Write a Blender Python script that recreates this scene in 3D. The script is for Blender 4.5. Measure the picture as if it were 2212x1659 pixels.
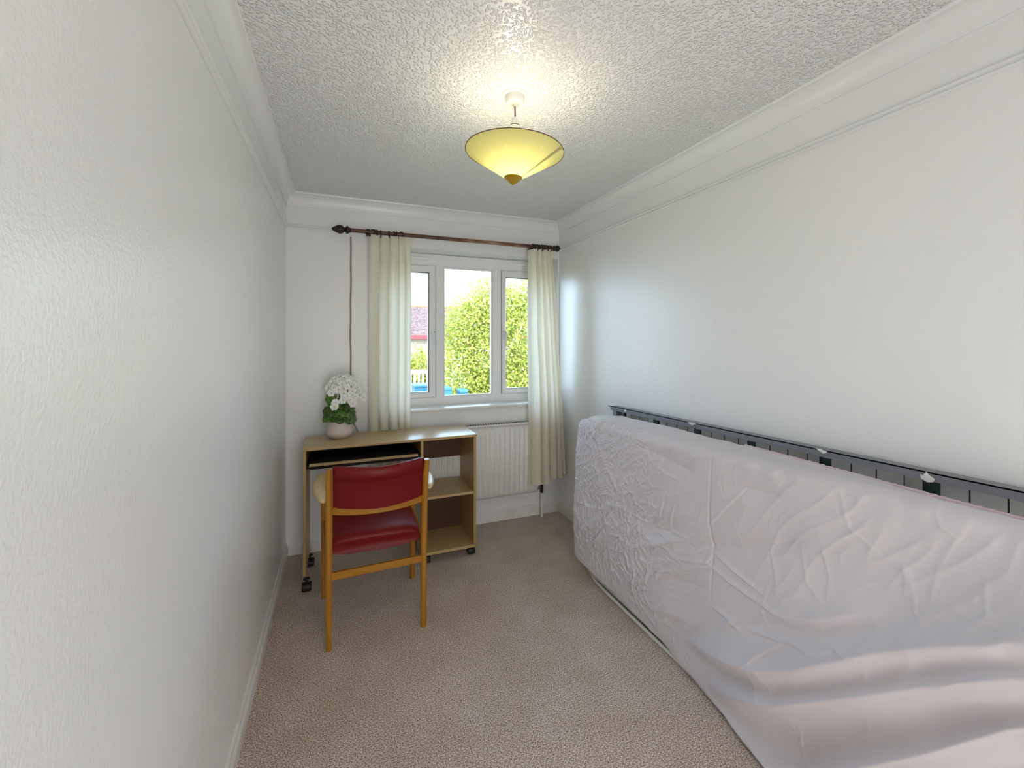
import bpy, bmesh, math, random
import numpy as np
from mathutils import Vector, Matrix, Euler

random.seed(7)
rng = np.random.default_rng(11)
for o in list(bpy.data.objects):
    bpy.data.objects.remove(o, do_unlink=True)
S = bpy.context.scene
COL = S.collection
PI = math.pi

# ------------------------------------------------------------------ camera
cam_d = bpy.data.cameras.new('camera')
cam_d.sensor_width = 36.0
cam_d.lens = 926.0 / 2212.0 * 36.0
cam_d.shift_y = -95.6 / 2212.0
cam_d.clip_start = 0.02
cam_d.clip_end = 300
cam = bpy.data.objects.new('camera', cam_d)
COL.objects.link(cam)
cam.location = (0.3316, -3.127, 1.40)
cam.rotation_euler = (PI / 2, 0, -0.3798)
S.camera = cam

# ------------------------------------------------------------------ world, sun, exposure
S.cycles.denoising_prefilter = 'ACCURATE'
S.view_settings.view_transform = 'Standard'
S.view_settings.look = 'None'
S.view_settings.gamma = 1.0
S.view_settings.use_curve_mapping = False
S.view_settings.exposure = 1.04

world = bpy.data.worlds.new('sky')
S.world = world
world.use_nodes = True
nt = world.node_tree
nt.nodes.clear()
w_out = nt.nodes.new('ShaderNodeOutputWorld')
w_bg = nt.nodes.new('ShaderNodeBackground')
w_tc = nt.nodes.new('ShaderNodeTexCoord')
w_sep = nt.nodes.new('ShaderNodeSeparateXYZ')
w_ramp = nt.nodes.new('ShaderNodeValToRGB')
w_ramp.color_ramp.elements[0].position = 0.0
w_ramp.color_ramp.elements[0].color = (0.60, 0.80, 1.0, 1)
w_ramp.color_ramp.elements[1].position = 0.55
w_ramp.color_ramp.elements[1].color = (0.45, 0.69, 1.0, 1)
nt.links.new(w_tc.outputs['Generated'], w_sep.inputs[0])
nt.links.new(w_sep.outputs['Z'], w_ramp.inputs[0])
nt.links.new(w_ramp.outputs[0], w_bg.inputs['Color'])
nt.links.new(w_bg.outputs[0], w_out.inputs[0])
w_bg.inputs['Strength'].default_value = 4.6

sun_d = bpy.data.lights.new('sun', 'SUN')
sun_d.energy = 10.0
sun_d.angle = 0.02
sun_d.color = (1.0, 0.95, 0.86)
sun = bpy.data.objects.new('sun', sun_d)
COL.objects.link(sun)
sun.location = (-3, -10, 12)
sun.rotation_euler = Vector((0.35, 1.0, -0.95)).to_track_quat('-Z', 'Y').to_euler()

# added fill lamp, unseen behind the camera, brightening the room
dl_d = bpy.data.lights.new('fill_light', 'AREA')
dl_d.shape = 'RECTANGLE'
dl_d.size = 0.74
dl_d.size_y = 1.9
dl_d.energy = 11.5
dl_d.color = (1.0, 0.985, 0.96)
dl = bpy.data.objects.new('fill_light', dl_d)
COL.objects.link(dl)
dl.location = (0.72, -4.05, 1.0)
dl.rotation_euler = (PI / 2, 0, 0)

BULB_W = 1.5

# ------------------------------------------------------------------ room constants
W, CE = 1.998, 2.354           # width, ceiling height
YR = -3.9                      # rear wall
BEAD, MIDZ, COVE = 2.126, 2.279, 0.06

# ------------------------------------------------------------------ helpers
def new_obj(name, me, mat=None, parent=None, smooth=False):
    o = bpy.data.objects.new(name, me)
    COL.objects.link(o)
    mats = mat if isinstance(mat, (list, tuple)) else ([mat] if mat else [])
    for m in mats:
        me.materials.append(m)
    if smooth:
        me.polygons.foreach_set('use_smooth', [True] * len(me.polygons))
    if parent is not None:
        o.parent = parent
        top = parent
        loc = Vector((0, 0, 0))
        while top is not None:
            loc += top.location
            top = top.parent
        o.location = -loc
    return o

def obj(name, bm, mat=None, parent=None, smooth=False):
    bmesh.ops.recalc_face_normals(bm, faces=bm.faces)
    me = bpy.data.meshes.new(name)
    bm.to_mesh(me)
    bm.free()
    return new_obj(name, me, mat, parent, smooth)

def autosmooth(o, ang=40):
    me = o.data
    bm = bmesh.new()
    bm.from_mesh(me)
    lim = math.radians(ang)
    for f in bm.faces:
        f.smooth = True
    for e in bm.edges:
        if len(e.link_faces) == 2:
            e.smooth = e.calc_face_angle(0) < lim
    bm.to_mesh(me)
    bm.free()
    return o

def tag(o, label=None, cat=None, group=None, kind=None):
    if label: o['label'] = label
    if cat: o['category'] = cat
    if group: o['group'] = group
    if kind: o['kind'] = kind
    return o

def thing(name, loc, label, cat, group=None):
    o = bpy.data.objects.new(name, None)
    o.empty_display_size = 0.05
    COL.objects.link(o)
    o.location = loc
    return tag(o, label, cat, group)

def BM():
    return bmesh.new()

def box(bm, x0, x1, y0, y1, z0, z1, bev=0.0, seg=2, mat=0):
    vs = [bm.verts.new((x, y, z)) for x in (x0, x1) for y in (y0, y1) for z in (z0, z1)]
    idx = [(0, 1, 3, 2), (4, 6, 7, 5), (0, 4, 5, 1), (2, 3, 7, 6), (0, 2, 6, 4), (1, 5, 7, 3)]
    fs = [bm.faces.new([vs[i] for i in f]) for f in idx]
    for f in fs:
        f.material_index = mat
    if bev > 0:
        es = {e for f in fs for e in f.edges}
        bmesh.ops.bevel(bm, geom=list(es), offset=bev, segments=seg, affect='EDGES', profile=0.5)
    return bm

def loft(bm, rings, cap=True, closed=True, mat=0):
    rv = [[bm.verts.new(p) for p in r] for r in rings]
    n = len(rv[0])
    for a, b in zip(rv[:-1], rv[1:]):
        for i in range(n if closed else n - 1):
            j = (i + 1) % n
            f = bm.faces.new((a[i], a[j], b[j], b[i]))
            f.material_index = mat
    if cap and closed:
        for r in (rv[0][::-1], rv[-1]):
            try:
                f = bm.faces.new(r)
                f.material_index = mat
            except ValueError:
                pass
    return rv

def lathe(bm, prof, cx, cy, z0=0.0, n=32, axis='z', mat=0, cap=True):
    """prof: list of (radius, height) along the axis."""
    rings = []
    for r, h in prof:
        ring = []
        for k in range(n):
            a = 2 * PI * k / n
            u, v = max(r, 1e-5) * math.cos(a), max(r, 1e-5) * math.sin(a)
            if axis == 'z': ring.append((cx + u, cy + v, z0 + h))
            elif axis == 'x': ring.append((z0 + h, cx + u, cy + v))
            else: ring.append((cx + u, z0 + h, cy + v))
        rings.append(ring)
    return loft(bm, rings, cap=cap, mat=mat)

def tube(bm, pts, r, n=10, mat=0, cap=True):
    pts = [Vector(p) for p in pts]
    rings = []
    up = Vector((0, 0, 1))
    for i, p in enumerate(pts):
        d = (pts[min(i + 1, len(pts) - 1)] - pts[max(i - 1, 0)]).normalized()
        a = d.cross(up)
        if a.length < 0.25: a = d.cross(Vector((1, 0, 0)))
        a.normalize()
        b = a.cross(d).normalized()
        rr = r[i] if isinstance(r, (list, tuple)) else r
        rings.append([p + a * rr * math.cos(2 * PI * k / n) + b * rr * math.sin(2 * PI * k / n) for k in range(n)])
    return loft(bm, rings, cap=cap, mat=mat)

def torus(bm, c, R, r, axis='x', n=20, m=8, tilt=0.0, mat=0):
    rings = []
    for i in range(n):
        a = 2 * PI * i / n
        ring = []
        for j in range(m):
            b = 2 * PI * j / m
            rad = R + r * math.cos(b)
            p = Vector((r * math.sin(b), rad * math.cos(a), rad * math.sin(a)))
            p = Matrix.Rotation(tilt, 3, 'Z') @ p
            if axis == 'z': p = Vector((p.y, p.z, p.x))
            ring.append(Vector(c) + p)
        rings.append(ring)
    rings.append(rings[0])
    rv = [[bm.verts.new(p) for p in rg] for rg in rings[:-1]]
    for i in range(n):
        a, b = rv[i], rv[(i + 1) % n]
        for j in range(m):
            k = (j + 1) % m
            f = bm.faces.new((a[j], a[k], b[k], b[j]))
            f.material_index = mat

def bar_ring(p, w, h, wdir, hdir, bev=0.2):
    """octagonal-ish rounded rectangle ring"""
    b = min(w, h) * bev
    c = [(-w / 2 + b, -h / 2), (w / 2 - b, -h / 2), (w / 2, -h / 2 + b), (w / 2, h / 2 - b),
         (w / 2 - b, h / 2), (-w / 2 + b, h / 2), (-w / 2, h / 2 - b), (-w / 2, -h / 2 + b)]
    return [Vector(p) + Vector(wdir) * u + Vector(hdir) * v for u, v in c]

# numpy value-gradient noise -------------------------------------------------
def _hash(ix, iy, seed):
    h = (ix.astype(np.int64) * 374761393 + iy.astype(np.int64) * 668265263 + seed * 1442695041) & 0xFFFFFFFF
    h = ((h ^ (h >> 13)) * 1274126177) & 0xFFFFFFFF
    h = h ^ (h >> 16)
    return (h & 0xFFFF) / 65535.0

def noise2(x, y, seed=0):
    ix, iy = np.floor(x), np.floor(y)
    fx, fy = x - ix, y - iy
    def g(dx, dy):
        a = _hash(ix + dx, iy + dy, seed) * 2 * PI
        return np.cos(a) * (fx - dx) + np.sin(a) * (fy - dy)
    ux, uy = fx * fx * fx * (fx * (fx * 6 - 15) + 10), fy * fy * fy * (fy * (fy * 6 - 15) + 10)
    a = g(0, 0) * (1 - ux) + g(1, 0) * ux
    b = g(0, 1) * (1 - ux) + g(1, 1) * ux
    return (a * (1 - uy) + b * uy) * 1.5

def sstep(a, b, x):
    t = np.clip((x - a) / (b - a), 0, 1)
    return t * t * (3 - 2 * t)

def grid_mesh(name, P, closed_u=False):
    """P: (nu, nv, 3) array"""
    nu, nv = P.shape[:2]
    me = bpy.data.meshes.new(name)
    idx = np.arange(nu * nv).reshape(nu, nv)
    q = np.stack([idx[:-1, :-1], idx[1:, :-1], idx[1:, 1:], idx[:-1, 1:]], -1).reshape(-1, 4)
    me.vertices.add(nu * nv)
    me.vertices.foreach_set('co', P.reshape(-1).astype(np.float32))
    me.loops.add(q.size)
    me.loops.foreach_set('vertex_index', q.reshape(-1).astype(np.int32))
    me.polygons.add(len(q))
    me.polygons.foreach_set('loop_start', np.arange(0, q.size, 4, dtype=np.int32))
    me.polygons.foreach_set('use_smooth', np.ones(len(q), dtype=bool))
    me.update()
    me.validate()
    return me

# ------------------------------------------------------------------ materials
def mat(name, color, rough=0.5, spec=0.5, metal=0.0, coat=0.0):
    m = bpy.data.materials.new(name)
    m.use_nodes = True
    b = m.node_tree.nodes['Principled BSDF']
    b.inputs['Base Color'].default_value = (*color, 1)
    b.inputs['Roughness'].default_value = rough
    b.inputs['Specular IOR Level'].default_value = spec
    b.inputs['Metallic'].default_value = metal
    b.inputs['Coat Weight'].default_value = coat
    return m

def N(m, t, **kw):
    n = m.node_tree.nodes.new(t)
    for k, v in kw.items():
        if k in n.inputs: n.inputs[k].default_value = v
        else: setattr(n, k, v)
    return n

def Lk(m, a, b):
    m.node_tree.links.new(a, b)

def bsdf(m):
    return m.node_tree.nodes['Principled BSDF']

def coords(m, scale=(1, 1, 1), rot=(0, 0, 0)):
    tc = N(m, 'ShaderNodeTexCoord')
    mp = N(m, 'ShaderNodeMapping')
    mp.inputs['Scale'].default_value = scale
    mp.inputs['Rotation'].default_value = rot
    Lk(m, tc.outputs['Object'], mp.inputs[0])
    return mp.outputs[0]

def add_bump(m, height, strength=0.3, dist=0.002, prev=None):
    b = N(m, 'ShaderNodeBump')
    b.inputs['Strength'].default_value = strength
    b.inputs['Distance'].default_value = dist
    Lk(m, height, b.inputs['Height'])
    if prev is not None: Lk(m, prev, b.inputs['Normal'])
    Lk(m, b.outputs[0], bsdf(m).inputs['Normal'])
    return b.outputs[0]

def mix_noise(m, c1, c2, scale, vec=None, detail=3, lo=0.35, hi=0.65, rough=0.6):
    n = N(m, 'ShaderNodeTexNoise')
    n.inputs['Scale'].default_value = scale
    n.inputs['Detail'].default_value = detail
    n.inputs['Roughness'].default_value = rough
    if vec is not None: Lk(m, vec, n.inputs['Vector'])
    r = N(m, 'ShaderNodeValToRGB')
    r.color_ramp.elements[0].position = lo
    r.color_ramp.elements[0].color = (*c1, 1)
    r.color_ramp.elements[1].position = hi
    r.color_ramp.elements[1].color = (*c2, 1)
    Lk(m, n.outputs[0], r.inputs[0])
    Lk(m, r.outputs[0], bsdf(m).inputs['Base Color'])
    return n, r

# painted walls: slightly glossy roller-textured emulsion
M_wall = mat('wall_paint', (0.90, 0.90, 0.89), 0.28, 0.5)
v = coords(M_wall)
n1 = N(M_wall, 'ShaderNodeTexNoise', Scale=130.0, Detail=3.0)
Lk(M_wall, v, n1.inputs['Vector'])
add_bump(M_wall, n1.outputs[0], 0.55, 0.0018)

# stippled ceiling
M_ceil = mat('stippled_ceiling', (0.90, 0.895, 0.89), 0.33, 0.5)
v = coords(M_ceil)
nw = N(M_ceil, 'ShaderNodeTexNoise', Scale=60.0, Detail=2.0)
Lk(M_ceil, v, nw.inputs['Vector'])
va = N(M_ceil, 'ShaderNodeVectorMath', operation='MULTIPLY_ADD')
va.inputs[1].default_value = (0.012, 0.012, 0.0)
Lk(M_ceil, nw.outputs['Color'], va.inputs[0])
Lk(M_ceil, v, va.inputs[2])
vo = N(M_ceil, 'ShaderNodeTexVoronoi', feature='SMOOTH_F1', Scale=105.0)
vo.inputs['Smoothness'].default_value = 0.35
Lk(M_ceil, va.outputs[0], vo.inputs['Vector'])
rmp = N(M_ceil, 'ShaderNodeMapRange')
rmp.inputs['From Min'].default_value = 0.25
rmp.inputs['From Max'].default_value = 0.62
rmp.inputs['To Min'].default_value = 1.0
rmp.inputs['To Max'].default_value = 0.0
rmp.interpolation_type = 'SMOOTHSTEP'
Lk(M_ceil, vo.outputs['Distance'], rmp.inputs[0])
add_bump(M_ceil, rmp.outputs[0], 1.0, 0.0035)

M_trim = mat('gloss_white_trim', (0.90, 0.90, 0.895), 0.28, 0.5)
v = coords(M_trim)
n1 = N(M_trim, 'ShaderNodeTexNoise', Scale=60.0, Detail=2.0)
Lk(M_trim, v, n1.inputs['Vector'])
add_bump(M_trim, n1.outputs[0], 0.08, 0.001)

M_skirt = mat('satin_white_skirting', (0.80, 0.785, 0.76), 0.35, 0.5)
mix_noise(M_skirt, (0.74, 0.71, 0.66), (0.82, 0.81, 0.79), 9.0, coords(M_skirt), lo=0.3, hi=0.5)

# carpet
M_carpet = mat('beige_carpet', (0.45, 0.35, 0.27), 0.95, 0.1)
v = coords(M_carpet)
n1 = N(M_carpet, 'ShaderNodeTexNoise', Scale=210.0, Detail=3.0, Roughness=0.65)
Lk(M_carpet, v, n1.inputs['Vector'])
r1 = N(M_carpet, 'ShaderNodeValToRGB')
r1.color_ramp.elements[0].position = 0.40
r1.color_ramp.elements[0].color = (0.24, 0.165, 0.115, 1)
r1.color_ramp.elements[1].position = 0.60
r1.color_ramp.elements[1].color = (0.98, 0.84, 0.73, 1)
Lk(M_carpet, n1.outputs[0], r1.inputs[0])
n2 = N(M_carpet, 'ShaderNodeTexNoise', Scale=4.5, Detail=4.0)
Lk(M_carpet, v, n2.inputs['Vector'])
r2 = N(M_carpet, 'ShaderNodeValToRGB')
r2.color_ramp.elements[0].position = 0.35
r2.color_ramp.elements[0].color = (0.90, 0.87, 0.83, 1)
r2.color_ramp.elements[1].position = 0.65
r2.color_ramp.elements[1].color = (1.03, 1.02, 1.02, 1)
Lk(M_carpet, n2.outputs[0], r2.inputs[0])
mx = N(M_carpet, 'ShaderNodeMix', data_type='RGBA', blend_type='MULTIPLY')
mx.inputs['Factor'].default_value = 1.0
Lk(M_carpet, r1.outputs[0], mx.inputs[6])
Lk(M_carpet, r2.outputs[0], mx.inputs[7])
Lk(M_carpet, mx.outputs[2], bsdf(M_carpet).inputs['Base Color'])
bsdf(M_carpet).inputs['Sheen Weight'].default_value = 0.25
add_bump(M_carpet, n1.outputs[0], 0.9, 0.006)

M_upvc = mat('white_upvc', (0.92, 0.92, 0.92), 0.22, 0.5)
M_white = mat('white_plastic', (0.85, 0.85, 0.83), 0.35, 0.5)
M_black = mat('black_plastic', (0.012, 0.012, 0.013), 0.45, 0.4)
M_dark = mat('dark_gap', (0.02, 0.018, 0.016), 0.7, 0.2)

M_glass = bpy.data.materials.new('window_glass')
M_glass.use_nodes = True
g = M_glass.node_tree
g.nodes.clear()
go = g.nodes.new('ShaderNodeOutputMaterial')
gt = g.nodes.new('ShaderNodeBsdfTransparent')
gg = g.nodes.new('ShaderNodeBsdfGlossy')
gg.inputs['Roughness'].default_value = 0.01
gf = g.nodes.new('ShaderNodeFresnel')
gf.inputs['IOR'].default_value = 1.35
gm = g.nodes.new('ShaderNodeMixShader')
g.links.new(gf.outputs[0], gm.inputs[0])
g.links.new(gt.outputs[0], gm.inputs[1])
g.links.new(gg.outputs[0], gm.inputs[2])
g.links.new(gm.outputs[0], go.inputs[0])

def wood(name, c1, c2, axis='x', rough=0.4, scale=14.0, spec=0.5, bump=0.05):
    m = mat(name, c1, rough, spec)
    sc = {'x': (0.06, 1, 1), 'y': (1, 0.06, 1), 'z': (1, 1, 0.06)}[axis]
    v = coords(m, sc)
    n, r = mix_noise(m, c1, c2, scale * 6, v, detail=5, lo=0.3, hi=0.7)
    add_bump(m, n.outputs[0], bump, 0.001)
    return m

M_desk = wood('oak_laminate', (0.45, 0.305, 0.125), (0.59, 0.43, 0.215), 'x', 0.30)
M_hard = mat('shaded_brown_hardboard', (0.095, 0.042, 0.016), 0.55, 0.3)  # brown back panels, deepened to carry the desk interior's shade
M_deskv = wood('oak_upright_shaded', (0.37, 0.235, 0.075), (0.48, 0.325, 0.125), 'z', 0.36)  # same laminate with upright grain, darkened for the shaded vertical faces
M_chairz = wood('golden_beech', (0.34, 0.132, 0.007), (0.44, 0.20, 0.014), 'z', 0.35)
M_chairx = wood('golden_beech_rail', (0.34, 0.132, 0.007), (0.44, 0.20, 0.014), 'x', 0.35)
M_arm = wood('worn_sheen_beech', (0.62, 0.44, 0.20), (0.74, 0.58, 0.33), 'y', 0.33)  # paler than the frame: wear plus top-light sheen put into the colour

M_vinyl = mat('red_vinyl', (0.165, 0.004, 0.005), 0.44, 0.28)
v = coords(M_vinyl)
n1 = N(M_vinyl, 'ShaderNodeTexVoronoi', Scale=420.0)
Lk(M_vinyl, v, n1.inputs['Vector'])
add_bump(M_vinyl, n1.outputs['Distance'], 0.12, 0.0008)

def cloth(name, color, trans_color, trans=0.35, bump_scale=700, bump=0.15):
    m = bpy.data.materials.new(name)
    m.use_nodes = True
    b = bsdf(m)
    b.inputs['Base Color'].default_value = (*color, 1)
    b.inputs['Roughness'].default_value = 0.85
    b.inputs['Specular IOR Level'].default_value = 0.15
    b.inputs['Sheen Weight'].default_value = 0.2
    v = coords(m)
    n1 = N(m, 'ShaderNodeTexNoise', Scale=float(bump_scale), Detail=2.0)
    Lk(m, v, n1.inputs['Vector'])
    add_bump(m, n1.outputs[0], bump, 0.0008)
    if trans > 0:
        t = N(m, 'ShaderNodeBsdfTranslucent')
        t.inputs['Color'].default_value = (*trans_color, 1)
        mixs = N(m, 'ShaderNodeMixShader')
        mixs.inputs[0].default_value = trans
        out = m.node_tree.nodes['Material Output']
        Lk(m, b.outputs[0], mixs.inputs[1])
        Lk(m, t.outputs[0], mixs.inputs[2])
        Lk(m, mixs.outputs[0], out.inputs[0])
    return m

M_curtain = cloth('cream_curtain_cotton', (0.93, 0.88, 0.76), (0.98, 0.93, 0.80), 0.5)
M_sheet = cloth('pale_pink_cotton', (0.655, 0.612, 0.638), (0.8, 0.75, 0.76), 0.0, 900, 0.10)
M_hem = cloth('pink_elastic_hem', (0.66, 0.53, 0.58), (0.8, 0.75, 0.76), 0.0, 900, 0.2)
M_mattress = cloth('mattress_ticking', (0.66, 0.66, 0.60), (0.8, 0.8, 0.7), 0.0, 300, 0.3)
M_piping = mat('mattress_piping', (0.80, 0.79, 0.76), 0.7, 0.2)

M_bedgrey = mat('grey_painted_steel', (0.19, 0.20, 0.215), 0.42, 0.5)
mix_noise(M_bedgrey, (0.185, 0.195, 0.22), (0.235, 0.245, 0.27), 30.0, coords(M_bedgrey, (1, .1, 1)))
M_bracket = mat('dark_green_bracket', (0.008, 0.026, 0.021), 0.5, 0.4)
M_wire = mat('black_wire', (0.012, 0.012, 0.012), 0.5, 0.4)
M_scrap = mat('torn_white_sticker', (0.82, 0.82, 0.80), 0.7, 0.2)

M_rod = mat('worn_brown_rod', (0.08, 0.03, 0.018), 0.38, 0.5)
v = coords(M_rod, (3.0, 30.0, 30.0))
nz = N(M_rod, 'ShaderNodeTexNoise', Scale=3.5, Detail=6.0, Roughness=0.7)
Lk(M_rod, v, nz.inputs['Vector'])
tc = N(M_rod, 'ShaderNodeTexCoord')
sx = N(M_rod, 'ShaderNodeSeparateXYZ')
Lk(M_rod, tc.outputs['Object'], sx.inputs[0])
band = N(M_rod, 'ShaderNodeMapRange')          # the worn, flaking stretch lies right of the middle
band.inputs['From Min'].default_value = 0.38
band.inputs['From Max'].default_value = 0.0
ab = N(M_rod, 'ShaderNodeMath', operation='SUBTRACT')
Lk(M_rod, sx.outputs[0], ab.inputs[0])
ab.inputs[1].default_value = 1.34
ab2 = N(M_rod, 'ShaderNodeMath', operation='ABSOLUTE')
Lk(M_rod, ab.outputs[0], ab2.inputs[0])
Lk(M_rod, ab2.outputs[0], band.inputs[0])
mu = N(M_rod, 'ShaderNodeMath', operation='MULTIPLY_ADD')
Lk(M_rod, band.outputs[0], mu.inputs[0])
mu.inputs[1].default_value = 0.2
Lk(M_rod, nz.outputs[0], mu.inputs[2])
rr = N(M_rod, 'ShaderNodeValToRGB')
rr.color_ramp.elements[0].position = 0.45
rr.color_ramp.elements[0].color = (0.075, 0.028, 0.016, 1)
rr.color_ramp.elements[1].position = 0.74
rr.color_ramp.elements[1].color = (0.50, 0.36, 0.25, 1)
e = rr.color_ramp.elements.new(0.66)
e.color = (0.22, 0.10, 0.055, 1)
Lk(M_rod, mu.outputs[0], rr.inputs[0])
Lk(M_rod, rr.outputs[0], bsdf(M_rod).inputs['Base Color'])
M_ring = mat('dark_ring_wood', (0.014, 0.009, 0.008), 0.35, 0.5)

M_pot = mat('cream_pink_ceramic', (0.74, 0.66, 0.60), 0.55, 0.4)
M_potband = mat('bare_clay_band', (0.66, 0.56, 0.45), 0.7, 0.3)
M_soil = mat('dark_soil', (0.012, 0.010, 0.008), 0.95, 0.1)
M_leaf = mat('begonia_leaf', (0.06, 0.17, 0.025), 0.45, 0.5)
_n, _r = mix_noise(M_leaf, (0.03, 0.095, 0.012), (0.115, 0.22, 0.035), 60.0, coords(M_leaf))
oi = N(M_leaf, 'ShaderNodeObjectInfo')
hv = N(M_leaf, 'ShaderNodeHueSaturation')
mr = N(M_leaf, 'ShaderNodeMapRange')
mr.inputs['To Min'].default_value = 0.65
mr.inputs['To Max'].default_value = 1.5
Lk(M_leaf, oi.outputs['Random'], mr.inputs[0])
Lk(M_leaf, mr.outputs[0], hv.inputs['Value'])
Lk(M_leaf, _r.outputs[0], hv.inputs['Color'])
Lk(M_leaf, hv.outputs[0], bsdf(M_leaf).inputs['Base Color'])
M_petal = mat('white_petal', (0.92, 0.92, 0.90), 0.6, 0.3)
M_pistil = mat('yellow_green_centre', (0.55, 0.52, 0.16), 0.7, 0.3)
M_stem = mat('plant_stem', (0.10, 0.18, 0.05), 0.6, 0.3)
M_cable = mat('brown_cable', (0.36, 0.31, 0.27), 0.6, 0.3)
M_flex = mat('brown_flex', (0.16, 0.09, 0.045), 0.55, 0.3)
M_gold = mat('gold_cap', (0.50, 0.30, 0.02), 0.35, 0.5, 0.3)
M_brass = mat('brass_valve', (0.25, 0.24, 0.20), 0.35, 0.5, 0.7)
M_rad = mat('radiator_enamel', (0.80, 0.785, 0.755), 0.35, 0.5)

M_shade = bpy.data.materials.new('yellow_paper_shade')
M_shade.use_nodes = True
b = bsdf(M_shade)
b.inputs['Roughness'].default_value = 0.6
v = coords(M_shade)
nn = N(M_shade, 'ShaderNodeTexNoise', Scale=14.0, Detail=6.0, Roughness=0.7)
Lk(M_shade, v, nn.inputs['Vector'])
rs = N(M_shade, 'ShaderNodeValToRGB')
rs.color_ramp.elements[0].position = 0.60
rs.color_ramp.elements[0].color = (0.60, 0.56, 0.30, 1)
rs.color_ramp.elements[1].position = 0.68
rs.color_ramp.elements[1].color = (0.72, 0.68, 0.44, 1)
Lk(M_shade, nn.outputs[0], rs.inputs[0])
Lk(M_shade, rs.outputs[0], b.inputs['Base Color'])
tr = N(M_shade, 'ShaderNodeBsdfTranslucent')
tr.inputs['Color'].default_value = (0.80, 0.76, 0.20, 1)
ms = N(M_shade, 'ShaderNodeMixShader')
ms.inputs[0].default_value = 0.25
Lk(M_shade, b.outputs[0], ms.inputs[1])
Lk(M_shade, tr.outputs[0], ms.inputs[2])
Lk(M_shade, ms.outputs[0], M_shade.node_tree.nodes['Material Output'].inputs[0])

M_bulb = bpy.data.materials.new('lit_bulb')
M_bulb.use_nodes = True
bb = bsdf(M_bulb)
bb.inputs['Base Color'].default_value = (1, 1, 1, 1)
bb.inputs['Emission Color'].default_value = (1.0, 0.86, 0.66, 1)
bb.inputs['Emission Strength'].default_value = 6.0
bt_ = N(M_bulb, 'ShaderNodeBsdfTransparent')
bm_ = N(M_bulb, 'ShaderNodeMixShader')
bm_.inputs[0].default_value = 0.75
Lk(M_bulb, bsdf(M_bulb).outputs[0], bm_.inputs[1])
Lk(M_bulb, bt_.outputs[0], bm_.inputs[2])
Lk(M_bulb, bm_.outputs[0], M_bulb.node_tree.nodes['Material Output'].inputs[0])

M_tree = bpy.data.materials.new('sunlit_leaves')
M_tree.use_nodes = True
b = bsdf(M_tree)
b.inputs['Roughness'].default_value = 0.45
gi = N(M_tree, 'ShaderNodeNewGeometry')
rt = N(M_tree, 'ShaderNodeValToRGB')
rt.color_ramp.elements[0].color = (0.09, 0.115, 0.015, 1)
rt.color_ramp.elements[1].color = (0.36, 0.37, 0.06, 1)
Lk(M_tree, gi.outputs['Random Per Island'], rt.inputs[0])
Lk(M_tree, rt.outputs[0], b.inputs['Base Color'])
tr = N(M_tree, 'ShaderNodeBsdfTranslucent')
tr.inputs['Color'].default_value = (0.36, 0.39, 0.03, 1)
ms = N(M_tree, 'ShaderNodeMixShader')
ms.inputs[0].default_value = 0.4
Lk(M_tree, b.outputs[0], ms.inputs[1])
Lk(M_tree, tr.outputs[0], ms.inputs[2])
Lk(M_tree, ms.outputs[0], M_tree.node_tree.nodes['Material Output'].inputs[0])
M_bark = mat('bark', (0.22, 0.17, 0.12), 0.9, 0.2)
M_roof = mat('red_brown_roof_tile', (0.42, 0.27, 0.23), 0.8, 0.2)
mix_noise(M_roof, (0.045, 0.028, 0.027), (0.115, 0.085, 0.082), 7.0, coords(M_roof), detail=6)
M_ridge = mat('orange_ridge_tile', (0.26, 0.09, 0.045), 0.8, 0.2)
M_fascia = mat('dark_red_fascia', (0.13, 0.025, 0.03), 0.6, 0.3)
M_brick = mat('pale_brick', (0.33, 0.25, 0.20), 0.85, 0.2)
M_fence = mat('white_railing_paint', (0.55, 0.56, 0.55), 0.5, 0.3)
M_blue = mat('blue_plastic', (0.010, 0.07, 0.13), 0.5, 0.4)
M_lawn = mat('lawn', (0.20, 0.26, 0.09), 0.9, 0.1)
mix_noise(M_lawn, (0.07, 0.10, 0.03), (0.15, 0.17, 0.07), 3.0, coords(M_lawn))

# ------------------------------------------------------------------ room shell
bm = BM(); box(bm, -0.1, W + 0.1, YR - 1.4, 0.0, -0.12, 0.0)
tag(obj('floor', bm, M_carpet), kind='structure')
bm = BM(); box(bm, -0.1, W + 0.1, YR - 1.4, 0.3, CE, CE + 0.12)
tag(obj('ceiling', bm, M_ceil), kind='structure')
bm = BM(); box(bm, -0.12, 0.0, YR - 1.4, 0.0, 0.0, CE)
tag(obj('wall_left', bm, M_wall), kind='structure')
bm = BM(); box(bm, W, W + 0.12, YR - 1.4, 0.0, 0.0, CE)
tag(obj('wall_right', bm, M_wall), kind='structure')
# back wall with the window recess
RX0, RX1, RZ0, RZ1 = 0.557, 1.985, 0.885, 2.060
bm = BM()
box(bm, -0.12, RX0, 0.0, 0.30, -0.12, CE)
box(bm, RX1, W + 0.12, 0.0, 0.30, -0.12, CE)
box(bm, RX0, RX1, 0.0, 0.30, -0.12, RZ0)
box(bm, RX0, RX1, 0.0, 0.30, RZ1, CE)
bmesh.ops.remove_doubles(bm, verts=bm.verts, dist=1e-5)
tag(obj('wall_back', bm, M_wall), kind='structure')
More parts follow.
